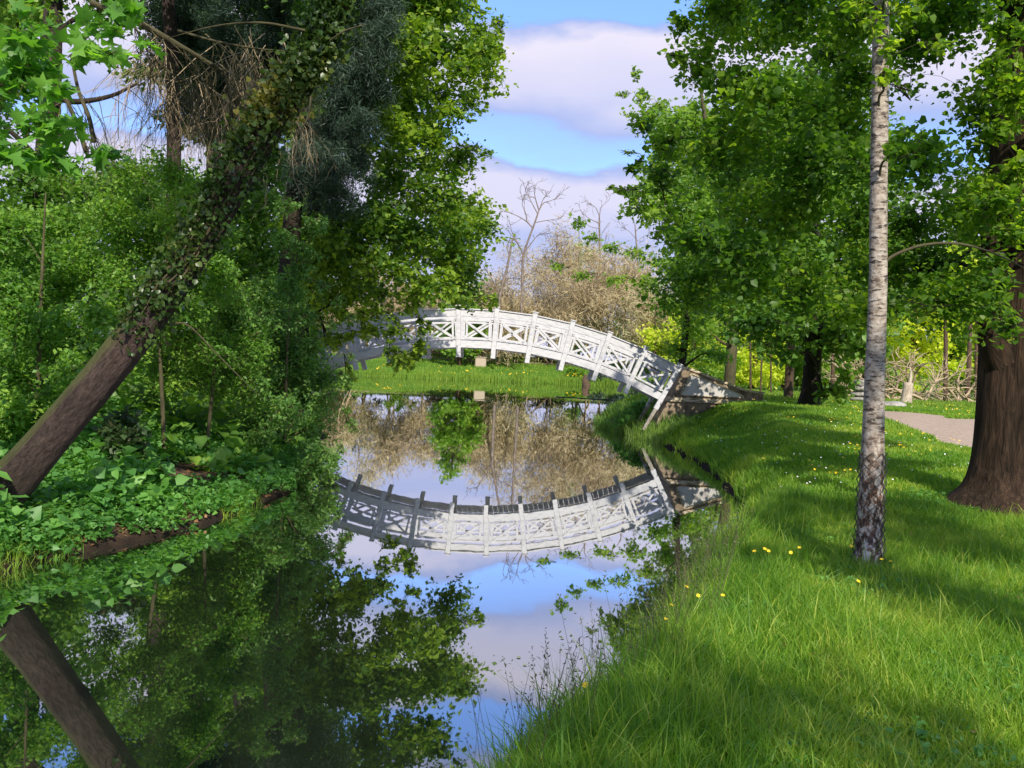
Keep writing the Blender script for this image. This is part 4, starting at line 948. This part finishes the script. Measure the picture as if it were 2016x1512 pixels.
for i, (px, py, s, lb) in enumerate([(30, 1055, .16, 'broad-leaved plant at the left edge of the water bank'), (100, 1070, .15, 'broad-leaved plant right of the leftmost one on the bank'), (265, 925, .15, 'big-leaved plant beside the dark shrub'),
                            (370, 1055, .09, 'small leafy plant rooted at the water line of the left bank'), (190, 1010, .13, 'broad-leaved plant in the middle of the bank herbs'), (420, 935, .12, 'leafy plant above the brown soil patch')]):
    p = gnd(px, py); root = thing('broadleaf_plant', lb, 'plant', p, 'broad-leaved plants on the left bank')
    for j in range(9):
        a = rng.uniform(0, 6.28); tip = np.array([math.cos(a) * s * .8, math.sin(a) * s * .8, s * rng.uniform(.7, 1.6)])
        tube_obj('stem', [np.zeros(3), tip * [.3, .3, .7], tip], np.array([.004, .004, .003]), M['stem'], root, 4, 5, cap=False)
        V, FC, t = leaves(np.zeros((1, 3)), s * .95, rng, 'heart', .9, 1.2, .3)
        obj('leaf', make_mesh('leaf', V, FC, M['nettle'], {'tint': t}), root, tip)

# ------------------------------------------------------------------ far bank
rng = np.random.default_rng(8)
def blades(x, y, z, h, w, rng, lean=.35, segs=2):
    n = len(x); a = rng.uniform(0, 6.28, n); side = np.stack([np.cos(a), np.sin(a), 0 * a], 1)
    a2 = rng.uniform(0, 6.28, n); ld = np.stack([np.cos(a2), np.sin(a2), 0 * a2], 1); B = np.stack([x, y, z], 1)
    ln = (lean * rng.uniform(.2, 1.6, n) * h)[:, None]
    rows = []
    for s in range(segs):
        u = s / segs; c = B + np.array([0, 0, 1]) * (h * u * (1 - .12 * u))[:, None] + ld * ln * u ** 2
        ww = (w * (1 - .35 * u ** 1.5) * .5)[:, None]; rows += [c - side * ww, c + side * ww]
    rows.append(B + np.array([0, 0, 1]) * (h * (1 - .25 * np.minimum(ln[:, 0] / np.maximum(h, 1e-4), 1)))[:, None] + ld * ln)
    K = len(rows); V = np.stack(rows, 1).reshape(-1, 3); f = []
    for s in range(segs - 1): f += [(2 * s, 2 * s + 1, 2 * s + 3), (2 * s, 2 * s + 3, 2 * s + 2)]
    f.append((2 * segs - 2, 2 * segs - 1, 2 * segs))
    FC = (np.arange(n)[:, None, None] * K + np.array(f)[None]).reshape(-1, 3)
    return V, FC, np.repeat(rng.uniform(0, 1, n), K)
def scatter(n, xr, yr, cond, rng):
    x = rng.uniform(*xr, n); y = rng.uniform(*yr, n); d = water_dist(x, y); k = cond(x, y, d); return x[k], y[k], d[k]
x, y, d = scatter(26000, (-40, 30), (106, 150), lambda x, y, d: (d > .1), rng)
V, FC, t = blades(x, y, land(x, y, d), rng.uniform(.12, .35, len(x)), np.full(len(x), .10), rng)
tag(obj('far_lawn_grass', make_mesh('far_lawn_grass', V, FC, M['grass_bright'], {'tint': t})), 'bright sunlit grass on the far bank beyond the bridge', 'grass', kind='stuff')
x, y, d = scatter(60000, (-30, 20), (104, 116), lambda x, y, d: (d > -.5) & (d < .7 + .5 * np.sin(x * 1.1)), rng)
V, FC, t = blades(x, y, np.maximum(land(x, y, d), -.05), rng.uniform(.5, 1.25, len(x)) * (.75 + .25 * np.sin(x * 2.3)), np.full(len(x), .05), rng, .2)
tag(obj('iris_leaves', make_mesh('iris_leaves', V, FC, M['grass_bright'], {'tint': t})), 'row of upright iris leaves along the far water edge', 'reeds', kind='stuff')
k = rng.choice(len(x), 110, replace=False); k = k[np.sin(x[k] * .8 + 1) > -.2]
P = np.stack([x[k], y[k], np.maximum(land(x[k], y[k]), 0) + rng.uniform(.7, 1.15, len(k))], 1)
V, FC, t = leaves(np.repeat(P, 4, 0), .12, rng, 'lozenge', .8, .2, .2)
tag(obj('iris_flowers', make_mesh('iris_flowers', V, FC, M['yellow'], {'tint': t})), 'yellow iris flowers dotted along the far water edge', 'flowers', kind='stuff')
def far_base(px, Y):
    b = at(px, 700, Y); b[2] = H(b[0], b[1]); return b
fpL = np.array([(-26, 131), (-12, 130.5), (0, 131), (14, 133)]); fpR = np.array([(-26, 133.3), (-12, 132.6), (0, 133.2), (14, 136)])
tag(strip('far_path', fpL, fpR, 40, M['path'], .03, 4), kind='structure')
for i, (px, Y, w, hgt, mt, lb) in enumerate([(925, 134, 38, 30, 'dark_leaf', 'dark evergreen bush on the far bank seen under the bridge crest'), (1085, 134, 44, 26, 'dark_leaf', 'dark evergreen bush on the far bank seen under the third bay'),
        (1012, 131, 36, 30, 'grass_bright', 'bright green bush on the far bank between the dark bushes'), (1135, 118, 26, 22, 'pale', 'yellow-green bush at the far water edge by the old stump'),
        (860, 136, 30, 30, 'buds', 'brown bush on the far bank left of the dark one'), (1290, 100, 70, 40, 'dark_leaf', 'dark low evergreen behind the right end of the bridge'), (1200, 112, 50, 34, 'conifer', 'spreading dark juniper behind the lower bridge railing'),
        (790, 132, 40, 40, 'pale', 'green bush on the far bank behind the hanging leaves')]):
    b = far_base(px, Y); s = Y / F; root_c = [b + [dx * s, 0, dz * s] for dx, dz in ((-w * .5, hgt * .45), (0, hgt * .6), (w * .5, hgt * .42), (w * .2, hgt * .3), (-w * .2, hgt * .25))]
    tree('far_shrub', lb, 'shrub', [b, b + [0, 0, hgt * s * .5]], [.12, .05], [(c, (w * .42 * s, w * .35 * s, hgt * .42 * s)) for c in root_c], M[mt], M['bark'], 300 + i, 'bushes on the far bank', leaf=.30, cov=2.0, twigs=8, limbs=True, sides=6, min_t=0, twig_r=.02)
# green conifer-shaped and deciduous trees beyond the far bank
for i, (px, Y, w, top, mt, lb, n) in enumerate([(905, 124, 62, 540, 'pale', 'rounded green tree behind the far bank, left of the dead trees', 30), (1140, 165, 55, 455, 'pale', 'olive-green tree rising behind the brown thicket', 14), (960, 175, 50, 560, 'conifer', 'dark pine far behind the bridge crest', 22),
        (1230, 150, 60, 520, 'pale', 'olive-green tree behind the right side of the thicket', 14), (1330, 140, 60, 560, 'pale', 'green tree behind the right end of the bridge', 14), (720, 150, 60, 540, 'conifer', 'dark tree far left behind the alder', 14), (640, 140, 60, 500, 'pale', 'green tree far left behind the alder leaves', 14),
        (1290, 118, 46, 610, 'yellowgreen', 'low bright tree over the dark evergreen', 10)]):
    b = far_base(px, Y); tip = at(px, top, Y)
    tree('far_tree', lb, 'tree', [b, (b + tip) / 2, tip], [.3, .2, .05], fill([(px - w, 660), (px - w * .6, top + 40), (px, top - 6), (px + w * .6, top + 40), (px + w, 660), (px + w * .7, 715), (px - w * .7, 715)], Y - 3, Y + 3, 26, n, 330 + i),
         M[mt], M['bark'], 350 + i, 'trees beyond the far bank', leaf=.42, cov=1.5, twigs=8, twig_r=.03, sides=6)
# bare brown thicket
THK = [(985, 128, 600, 'low bare brown tree at the foot of the dead trees'), (1035, 131, 560, 'bare tan tree just right of the dead trees'), (1085, 133, 490, 'rounded bare tan tree over the second railing bay'), (1128, 140, 452, 'tallest bare tan tree over the middle of the railing'),
       (1180, 136, 455, 'bare tan tree right of the tallest one'), (1228, 132, 490, 'bare tan tree over the fifth railing bay'), (1272, 128, 560, 'bare low tree over the last railing bay'), (1300, 124, 620, 'lowest bare tree beside the dark evergreen'),
       (700, 130, 570, 'bare brown tree far left behind the bridge'), (770, 134, 520, 'bare brown tree behind the left half of the bridge'), (835, 130, 560, 'small bare brown tree left of the rounded green tree'), (950, 133, 540, 'bare brown tree right of the rounded green tree'), (660, 134, 560, 'bare brown tree farthest left behind the bridge')]
for i, (px, Y, top, lb) in enumerate(THK):
    rg = np.random.default_rng(400 + i); b = far_base(px, Y); hgt = at(px, top, Y)[2] - b[2]
    root = thing('bare_tree', lb, 'tree', b, 'bare brown trees beyond the far bank'); L_ = []
    for q in range(3):
        ramify(np.array([rg.normal() * .5, rg.normal() * .4, -.3]), np.array([rg.normal() * .28, rg.normal() * .2, 1]), hgt * .42, .16, 5, rg, L_, split=3, ang=.36, wig=.13, shrink=.66)
    P = np.array([a for a, _ in L_]); R = np.maximum(np.array([c for _, c in L_]), .026)
    P[..., 2] = np.where(P[..., 2] > hgt, hgt - (P[..., 2] - hgt) * .3, P[..., 2])
    V, FC, bk = tubes(P, R, 3); obj('trunk', make_mesh('trunk', V, FC, M['tan_twig'], {'bark': bk}, smooth=True), root)
    tips = P[len(P) // 3:, 4]; tips = tips[tips[:, 2] > hgt * .05]; tips = tips[rg.integers(0, len(tips), 7500)] + rg.normal(size=(7500, 3)) * .85
    V, FC, t = leaves(tips, .85, rg, 'tri', .11, .1, -.3); o = obj('crown', make_mesh('crown', V, FC, M['buds'], {'tint': t}), root); o['kind'] = 'stuff'
# standing dead trees
dY = 120.0
def dead(name, lb, px, lines, seed, lev=2, rmin=.02):
    dY = 120.0 if px < 1100 else 146.0
    rg = np.random.default_rng(seed); b = far_base(px, dY); root = thing(name, lb, 'tree', b, 'dead trees beyond the far bank'); L_ = []
    for k, (pts, ra, rb_) in enumerate(lines):
        P = spline([at(x_, y_, dY) - b for x_, y_ in pts], 10); o = tube_obj('trunk' if k == 0 else 'branch', P, np.linspace(ra, rb_, 10), M['dead'], root, 6, 12, rg, .04)
        for q in range(4, 10):
            if k and rg.uniform() < .8:
                ramify(P[q], nrm(P[-1] - P[-3]) + rg.normal(size=3) * .6, rg.uniform(.6, 1.3), .035, lev, rg, L_, split=2, ang=.5, wig=.15)
    if L_:
        V, FC, bk = tubes(np.array([a for a, _ in L_]), np.maximum(np.array([c for _, c in L_]), rmin), 3); obj('fine_twigs', make_mesh('fine_twigs', V, FC, M['dead'], {'bark': bk}), root)['kind'] = 'stuff'
dead('dead_tree', 'tall dead tree with bare forked crown against the sky', 1028, [([(1024, 700), (1027, 600), (1029, 540), (1031, 499), (1049, 449), (1061, 414)], .20, .09), ([(1061, 414), (1054, 390), (1051, 372)], .09, .02),
     ([(1049, 449), (1034, 434), (1012, 422), (995, 417)], .10, .02), ([(1037, 437), (1035, 420), (1028, 400), (1034, 380)], .07, .02), ([(1058, 420), (1050, 405), (1040, 385), (1034, 374)], .07, .02), ([(1061, 414), (1070, 400), (1085, 395), (1094, 390)], .08, .02),
     ([(1055, 438), (1070, 435), (1090, 432), (1102, 430)], .06, .02), ([(1031, 499), (1045, 480), (1060, 462), (1070, 460)], .08, .02), ([(1063, 412), (1068, 395), (1076, 384)], .06, .02), ([(1031, 505), (1020, 480), (1012, 470), (1008, 455)], .08, .03)], 501)
dead('dead_tree', 'shorter crooked dead trunk leaning left of the tall dead tree', 980, [([(978, 700), (982, 610), (986, 575), (1000, 521), (1007, 479), (1015, 462)], .22, .10), ([(1012, 470), (1020, 480), (1026, 492), (1030, 505)], .12, .04), ([(1003, 505), (998, 485), (1006, 470)], .08, .04),
     ([(984, 580), (972, 555), (962, 540), (955, 530)], .09, .03), ([(990, 560), (1000, 550), (1015, 545)], .06, .02)], 502)
dead('dead_tree', 'dead tree top poking above the middle of the brown thicket', 1182, [([(1184, 700), (1182, 560), (1180, 450), (1180, 425)], .22, .10), ([(1180, 425), (1172, 408), (1160, 400)], .07, .02), ([(1180, 425), (1184, 408), (1194, 398)], .07, .02), ([(1180, 440), (1160, 430), (1145, 418), (1140, 405)], .07, .02), ([(1180, 450), (1160, 445), (1148, 432)], .06, .02)], 503)
dead('dead_tree', 'thin dead tree top above the right side of the brown thicket', 1262, [([(1262, 700), (1258, 560), (1252, 470), (1250, 440)], .18, .07), ([(1250, 440), (1240, 425), (1236, 415)], .05, .02), ([(1252, 455), (1265, 440), (1270, 425)], .05, .02), ([(1254, 475), (1268, 465), (1280, 460)], .05, .02), ([(1252, 470), (1238, 455), (1228, 450)], .05, .02)], 504)
# stone bollard under the bridge, old stump at the far edge
b = at(946, 722, 124); b[2] = H(b[0], b[1]); st = thing('stone_post', 'pale pinkish stone block on the far bank under the bridge', 'stone', b)
q = MB(); q.box((0, 0, .55), (1.5, 1.0, 1.3), bev=.12); q.build('block', M['palebark'], st); q = MB(); q.box((0, 0, 1.26), (1.7, 1.2, .12), bev=.04); q.build('cap', M['palebark'], st)
b = at(1155, 757, 108); b[2] = H(b[0], b[1]) - .1; st = thing('old_stump', 'gnarled dark tree stump standing at the far water edge', 'stump', b); rg = np.random.default_rng(6)
tube_obj('trunk', [np.array([0, 0, -.3]), np.array([.05, 0, .6]), np.array([-.15, 0, 1.5]), np.array([.1, 0, 2.2])], np.array([.95, .55, .45, .4]), M['bark'], st, 12, 14, rg, .08)
for a in range(6): tube_obj('root', [np.array([0, 0, .7]), np.array([math.cos(a) * .7, math.sin(a) * .7, .15]), np.array([math.cos(a) * 1.3, math.sin(a) * 1.3, -.3])], np.array([.25, .16, .08]), M['bark'], st, 6, 8, rg, .05)
# ------------------------------------------------------------------ right lawn: stump, stones, fallen branches
sp_ = gnd(1783, 797); sY = max(min(float(sp_[1]), 46), 30); b = at(1783, 797, sY); b[2] = H(b[0], b[1]); st = thing('pale_stump', 'pale barkless tree stump standing beyond the path', 'stump', b)
s = sY / F
tube_obj('trunk', [np.array([0, 0, -.1]), np.array([1 * s, 0, 14 * s]), np.array([3 * s, 0, 44 * s])], np.array([13, 10, 8.5]) * s, M['palebark'], st, 12, 10, rg, .05)
tube_obj('broken_limb', [np.array([5 * s, 0, 40 * s]), np.array([7 * s, 0, 58 * s]), np.array([5 * s, 0, 74 * s])], np.array([4.5, 3, 1.2]) * s, M['palebark'], st, 7, 8, rg, .08)
def rock(name, lb, p, r, seed, mat='rock', parent=None):
    rg = np.random.default_rng(seed); import bmesh
    bm = bmesh.new(); bmesh.ops.create_icosphere(bm, subdivisions=3, radius=1)
    ph = rg.uniform(0, 6, 9)
    for v in bm.verts:
        c = v.co.copy(); k = 1 + .12 * math.sin(c.x * 3 + ph[0]) + .1 * math.sin(c.y * 4 + ph[1]) + .1 * math.sin(c.z * 5 + ph[2]) + .05 * math.sin(c.x * 9 + c.z * 7 + ph[3])
        v.co = Vector((c.x * r[0] * k, c.y * r[1] * k, c.z * r[2] * k))
    me = bpy.data.meshes.new(name); bm.to_mesh(me); bm.free(); me.materials.append(M[mat]); me.polygons.foreach_set('use_smooth', [True] * len(me.polygons))
    o = bpy.data.objects.new(name, me); o.location = Vector([float(v) for v in p]); link(o, parent); return tag(o, lb, 'rock' if lb else None)
p = gnd(1752, 803); rock('boulder', 'low pale grey boulder beside the path right of the birch', p, (.5, .35, .2), 3)
p = at(1690, 803, 33); p[2] = H(p[0], p[1]); cairn = thing('stone_pile', 'stacked pale flat stones half hidden behind the birch', 'stones', p)
for k in range(4): rock('stone', None, (0.03 * (k % 2), 0, .12 + .2 * k), (.34 - .04 * k, .3, .12), 30 + k, 'rock', cairn)
ORD = ['first', 'second', 'third', 'fourth', 'fifth', 'sixth', 'seventh', 'eighth', 'ninth', 'tenth', 'eleventh', 'twelfth', 'thirteenth', 'fourteenth', 'fifteenth', 'sixteenth']
for q in range(9):
    rg = np.random.default_rng(600 + q); px = 1655 + 33 * q; Yq = rg.uniform(44, 56); b = at(px, 790, Yq); b[2] = H(b[0], b[1])
    root = thing('fallen_branch', '%s heap of tangled bare brown branches from the left, lying beyond the path' % ORD[q], 'branch', b, 'fallen branches beyond the lawn'); L_ = []
    for w in range(3): ramify(np.array([0, 0, .05]), np.array([rg.normal(), rg.normal() * .4, .35 + .3 * rg.uniform()]), 1.5, .09, 3, rg, L_, split=3, ang=.5, wig=.2, shrink=.7)
    P = np.array([a for a, _ in L_]); P[..., 2] = np.maximum(P[..., 2], .02); V, FC, bk = tubes(P, np.maximum(np.array([c for _, c in L_]), .012), 4); obj('wood', make_mesh('wood', V, FC, M['tan_twig'], {'bark': bk}), root)
for i, (px, Y, r_) in enumerate([(1497, 42, .045), (1518, 46, .045), (1478, 50, .06), (1640, 52, .12), (1700, 48, .10), (1862, 50, .14), (1905, 55, .16), (1923, 58, .14)]):
    b = at(px, 780, Y); b[2] = H(b[0], b[1]); rg = np.random.default_rng(620 + i); top = at(px + rg.normal() * 6, 540, Y)
    root = thing('thin_trunk', ['thin stem nearest the end of the abutment wall', 'thin stem right of the one by the wall', 'thin trunk behind the abutment wall end', 'slender trunk seen right of the lawn-crest tree', 'slender trunk just left of the birch',
                                'slender trunk above the path', 'slender brown trunk near the large tree', 'slender trunk touching the large tree outline'][i], 'tree', b, 'thin trunks beyond the lawn')
    tube_obj('trunk', [np.array([0, 0, -.2]), (top - b) * .5 + rg.normal(size=3) * .08, top - b], np.array([r_, r_ * .8, r_ * .5]), M['bark'], root, 7, 10, rg, .03)
    clump_parts(root, np.array([b, (b + top) / 2, top]), np.array([r_, r_ * .8, r_ * .5]), [(top + rg.normal(size=3) * .7, (1.1, 1, .8)) for _ in range(3)], M['yellowgreen'], M['bark'], rg, leaf=.22, cov=1.2, twigs=8, limbs=False)
    for o in root.children:
        if o.name.startswith('crown'): o.location = Vector([float(-v) for v in b])
# understory hedge of bright low bushes closing the view at ground level
for i in range(11):
    px = 1400 + i * 56; Y = 58 + (i * 37 % 17); b = at(px, 770, Y); b[2] = H(b[0], b[1]); rg = np.random.default_rng(650 + i)
    tree('low_bush', 'low sunlit bush at the back of the lawn, %s from the left' % ORD[i], 'shrub', [b, b + [0, 0, 1.2]], [.08, .04], [(b + [rg.normal() * 1.0, rg.normal() * .5, rg.uniform(.5, 2.2)], (1.3, 1, .9)) for _ in range(5)],
         M['yellowgreen'] if i % 3 else M['pale'], M['bark'], 660 + i, 'low bushes at the back of the lawn', leaf=.22, cov=1.7, twigs=8, min_t=0, sides=6)
# tuft of reeds and leaves at the bridge foot
rng = np.random.default_rng(19)
x, y, d = scatter(60000, (2.4, 5.0), (24.5, 34), lambda x, y, d: (d > -.25) & (d < .9), rng); x, y, d = x[:3600], y[:3600], d[:3600]
V, FC, t = blades(x, y, np.maximum(land(x, y, d), -.03), rng.uniform(.15, .5, len(x)), np.full(len(x), .02), rng, .45, 3)
tag(obj('waterside_reeds', make_mesh('waterside_reeds', V, FC, M['reed'], {'tint': t})), 'clump of green reeds at the water edge beneath the right bridge foot', 'reeds', kind='stuff')
for i, (px, py, w) in enumerate([(1255, 800, 30), (1300, 790, 26), (1222, 820, 22)]):
    Y = 28.5 - i * .4; c = at(px, py, Y); b = c.copy(); b[2] = H(b[0], b[1])
    tree('waterside_shrub', ['low leafy shrub directly under the bridge railing end', 'low leafy shrub against the abutment base', 'small leafy shrub among the reeds'][i], 'shrub', [b, b + [0, 0, .4]], [.03, .015], [(c + [0, 0, -.1], (w * Y / F, .4, w * .8 * Y / F)), (c + [.2, .1, .05], (w * .7 * Y / F, .4, w * .6 * Y / F))], M['nettle'], M['twig'], 700 + i, leaf=.09, cov=2, twigs=12, min_t=0, twig_r=.005, sides=5)

# ------------------------------------------------------------------ lawn grass
rng = np.random.default_rng(2)
def in_path(x, y):
    return np.interp(y, PATH_L[::-1, 1], PATH_L[::-1, 0]) < x
def lawn_pts(n, Y0, Y1, power, pad=1.0):
    u = rng.uniform(0, 1, n); y = (Y0 ** power + u * (Y1 ** power - Y0 ** power)) ** (1 / power)
    x0 = np.interp(y, [2, 5, 10, 13, 20, 34], [-1.6, -.2, 2.2, 3.1, 3.9, 3.0]); x = rng.uniform(0, 1, n) * (np.maximum(.62 * y + pad, x0 + 1) - x0) + x0
    d = water_dist(x, y); return x, y, d
def hmap(x, y):
    return .5 + .5 * np.sin(x * 2.1 + 1.3 * np.sin(y * 1.7)) * np.sin(y * 1.9 + 1.1 * np.sin(x * 2.7 + 1))
bare = lambda x, y: (((x - 5.4) ** 2 + ((y - 6.9) * 1.6) ** 2) < .16) | (((x - big.location.x) ** 2 + (y - big.location.y) ** 2) < .9)
x, y, d = lawn_pts(210000, 2.6, 11, .6); k = (d > .0) & ~(bare(x, y) & (rng.uniform(0, 1, len(x)) < .85)); x, y, d = x[k], y[k], d[k]
edge = np.exp(-(d / .9) ** 2); hm = hmap(x, y)
h = (.07 + .10 * hm + .13 * edge * (.3 + .7 * hmap(x * 1.9, y * 2.3))) * rng.uniform(.5, 1.35, len(x)); h *= 1 + .9 * (rng.uniform(0, 1, len(x)) < .05)
V, FC, t = blades(x, y, land_fast(x, y) - .005, h, .004 + .004 * rng.uniform(0, 1, len(x)), rng, .55, 3)
dry = np.repeat(rng.uniform(0, 1, len(x)) < .05, 7); t = np.where(dry, 1.6, t)
tag(obj('lawn_grass', make_mesh('lawn_grass', V, FC, M['grass'], {'tint': t})), 'long green grass of the near lawn round the birch', 'grass', kind='stuff')
x, y, d = lawn_pts(200000, 10.5, 34, .8, 2.0); pxx = np.array([PATH_L[:, 0], PATH_L[:, 1]])
k = (d > .02); x, y, d = x[k], y[k], d[k]
PG = np.vstack([PATH_L, PATH_R[::-1]])
def in_poly(x, y, P):
    c = np.zeros(len(x), bool)
    for a, b_ in zip(P, np.roll(P, -1, 0)):
        q = (a[1] > y) != (b_[1] > y); den_ = (b_[1] - a[1]) or 1e-9; c ^= q & (x < a[0] + (y - a[1]) / den_ * (b_[0] - a[0]))
    return c
PG = np.vstack([spline(PATH_L, 40), spline(PATH_R, 40)[::-1]])
k = ~in_poly(x, y, PG); x, y, d = x[k], y[k], d[k]
h = (.05 + .05 * hmap(x * .6, y * .6) + .14 * np.exp(-(d / .7) ** 2)) * rng.uniform(.5, 1.4, len(x))
V, FC, t = blades(x, y, land_fast(x, y) - .005, h, .008 + .0007 * y, rng, .5, 2)
tag(obj('mown_grass', make_mesh('mown_grass', V, FC, M['grass'], {'tint': t})), 'short green grass sloping up to the bridge foot and path', 'grass', kind='stuff')
x, y, d = scatter(60000, (3, 42), (30, 62), lambda x, y, d: d > .1, rng); k = ~in_poly(x, y, PG); x, y, d = x[k], y[k], d[k]
V, FC, t = blades(x, y, land_fast(x, y), rng.uniform(.08, .2, len(x)), np.full(len(x), .05), rng, .5, 2)
tag(obj('back_lawn_grass', make_mesh('back_lawn_grass', V, FC, M['grass_bright'], {'tint': t})), 'pale sunlit grass beyond the path', 'grass', kind='stuff')
x, y, d = scatter(90000, (-6, -2.6), (5, 15), lambda x, y, d: (d > -.02) & (d < .9) & isleft(x, y) & nopatch(x, y, d) & (np.sin(x * 2.1 + y * 1.3) + .5 * np.sin(y * 4) > .35), rng)
V, FC, t = blades(x, y, land_fast(x, y), rng.uniform(.06, .24, len(x)), np.full(len(x), .006), rng, .6, 2)
tag(obj('bank_grass', make_mesh('bank_grass', V, FC, M['grass'], {'tint': t})), 'fine tufts of grass along the left water edge', 'grass', kind='stuff')
# tall waterside stalks with seed heads
x, y, d = scatter(30000, (-1.8, 3.0), (3.4, 8.5), lambda x, y, d: (d > -.02) & (d < .45), rng); x, y, d = x[:300], y[:300], d[:300]
hh = rng.uniform(.28, .62, len(x)); a = rng.uniform(0, 6.28, len(x)); z = land_fast(x, y)
tip = np.stack([x + np.cos(a) * hh * .25, y + np.sin(a) * hh * .25, z + hh], 1); base_ = np.stack([x, y, z], 1)
P = np.stack([base_, base_ * .55 + tip * .45 - np.array([0, 0, -.03]), tip], 1); V, FC, bk = tubes(P, np.tile([.0016, .0013, .0009], (len(x), 1)), 3)
tag(obj('grass_stalks', make_mesh('grass_stalks', V, FC, M['seed'], {'bark': bk, 'tint': np.full(len(V), .3)})), 'thin tall grass stalks along the near water edge', 'grass', kind='stuff')
sd = np.repeat(tip, 7, 0) + rng.normal(size=(len(tip) * 7, 3)) * np.array([.006, .006, .022]); V, FC, t = leaves(sd, .018, rng, 'lozenge', .35, 0, -.6)
tag(obj('seed_heads', make_mesh('seed_heads', V, FC, M['seed'], {'tint': t})), 'small brown seed heads on the waterside grass stalks', 'grass', kind='stuff')
# flowers
def petals(P, s, n, mat, name, label, cat='flowers'):
    Q_ = []; F_ = []; k_ = 0
    for p in P:
        tl = rng.normal(size=3) * .25 + [0, -.5, 1]; nn = nrm(tl); u_ = nrm(np.cross(nn, [1, 0, 0])); v_ = np.cross(nn, u_)
        for q in range(n):
            a0 = 2 * math.pi * q / n; e = u_ * math.cos(a0) + v_ * math.sin(a0); f_ = -u_ * math.sin(a0) + v_ * math.cos(a0)
            Q_ += [p, p + s * (e * .6 + f_ * .34 + nn * .15), p + s * (e + nn * .3), p + s * (e * .6 - f_ * .34 + nn * .15)]; F_ += [(k_, k_ + 1, k_ + 2), (k_, k_ + 2, k_ + 3)]; k_ += 4
    o = obj(name, make_mesh(name, np.array(Q_), np.array(F_), mat))
    return tag(o, label, cat, kind='stuff') if label else o
for q_, (px, py) in enumerate(sorted([(1303, 1268), (1313, 1262), (1343, 1218), (1366, 1224), (1415, 1217), (1505, 1141), (1550, 1128), (1477, 1146), (1498, 1132), (1567, 1112), (1681, 1204), (1746, 1146), (1668, 1128), (1728, 1155), (1012, 1492), (1140, 1440)])):
    g_ = gnd(px, py + 22); hz_ = .22 + .10 * rng.uniform(); fl = thing('buttercup', 'small yellow buttercup in the long near grass, %s from the left' % ORD[q_], 'flower', g_, 'yellow flowers in the near grass')
    tube_obj('stem', [np.zeros(3), np.array([.01, 0, hz_ * .5]), np.array([.015, 0, hz_])], np.array([.002, .0018, .0015]), M['stem'], fl, 4, 5, cap=False)
    o = petals([np.array([.015, 0, hz_])], .017, 6, M['yellow'], 'flower_head', None); o.parent = fl
x, y, d = lawn_pts(620, 12, 31, 1.0, 2); k = (d > .5) & ~in_poly(x, y, PG) & (hmap(x * .5, y * .4) > .45); P = np.stack([x[k], y[k], land_fast(x[k], y[k]) + .13], 1)
petals(P, .022, 5, M['yellow'], 'lawn_buttercups', 'tiny yellow flowers sprinkled over the lawn slope')
x, y, d = lawn_pts(260, 11, 26, 1.0, 2); k = (d > .3) & ~in_poly(x, y, PG); P = np.stack([x[k], y[k], land_fast(x[k], y[k]) + .13], 1)
petals(P, .014, 6, M['whitepetal'], 'lawn_daisies', 'tiny white flowers sprinkled over the lawn slope')
# floating leaves on the water
def pads(n, xr, yr, cond, s, name, label):
    x, y, d = scatter(n * 12, xr, yr, lambda x, y, d: (d < -.1) & cond(x, y, d), rng); x, y = x[:n], y[:n]; K = 7; a = np.linspace(0, 2 * np.pi, K, endpoint=False)
    r_ = s * rng.uniform(.4, 1.2, (len(x), 1)) * (1 + .2 * np.sin(a * 3)[None])
    V = np.stack([x[:, None] + r_ * np.cos(a), y[:, None] + r_ * np.sin(a), np.full(r_.shape, .006)], -1).reshape(-1, 3)
    tag(obj(name, make_mesh(name, V, np.arange(len(x) * K).reshape(-1, K), M['lilypad'])), label, 'leaves', kind='stuff')
pads(420, (3, 13), (52, 68), lambda x, y, d: np.abs(y - (60 + .3 * np.sin(x * 2)) + .25 * (x - 6)) < 1.0, .28, 'lily_pads', 'line of floating water-lily leaves beyond the bridge')
pads(260, (-4, 4.2), (5, 24), lambda x, y, d: d > -.8, .014, 'floating_debris', 'scattered small floating leaves near the banks')

# trees standing beside and behind the viewpoint, which shade the near lawn and the creek
for i, (x_, y_, hz, cr, n, lb) in enumerate([(1.2, -8.5, 13, 3.0, 15, 'tree on the right bank behind the viewpoint'), (5.5, -4.5, 12, 2.8, 15, 'tree on the lawn behind the viewpoint')]):
    rg = np.random.default_rng(800 + i); b = np.array([x_, y_, H(x_, y_)])
    cs = [(b + [*(rg.normal(size=2) * cr * .75), rg.uniform(.42, 1.0) * hz], (cr * .5, cr * .5, cr * .36)) for _ in range(n)]
    tree('shade_tree', lb, 'tree', [b, b + [.1, .1, hz * .5], b + [0, .2, hz]], [.28, .2, .06], cs, M['lime'], M['bark'], 810 + i, 'trees around the viewpoint', leaf=.16, cov=.72, twigs=12, twig_r=.01, sides=8)
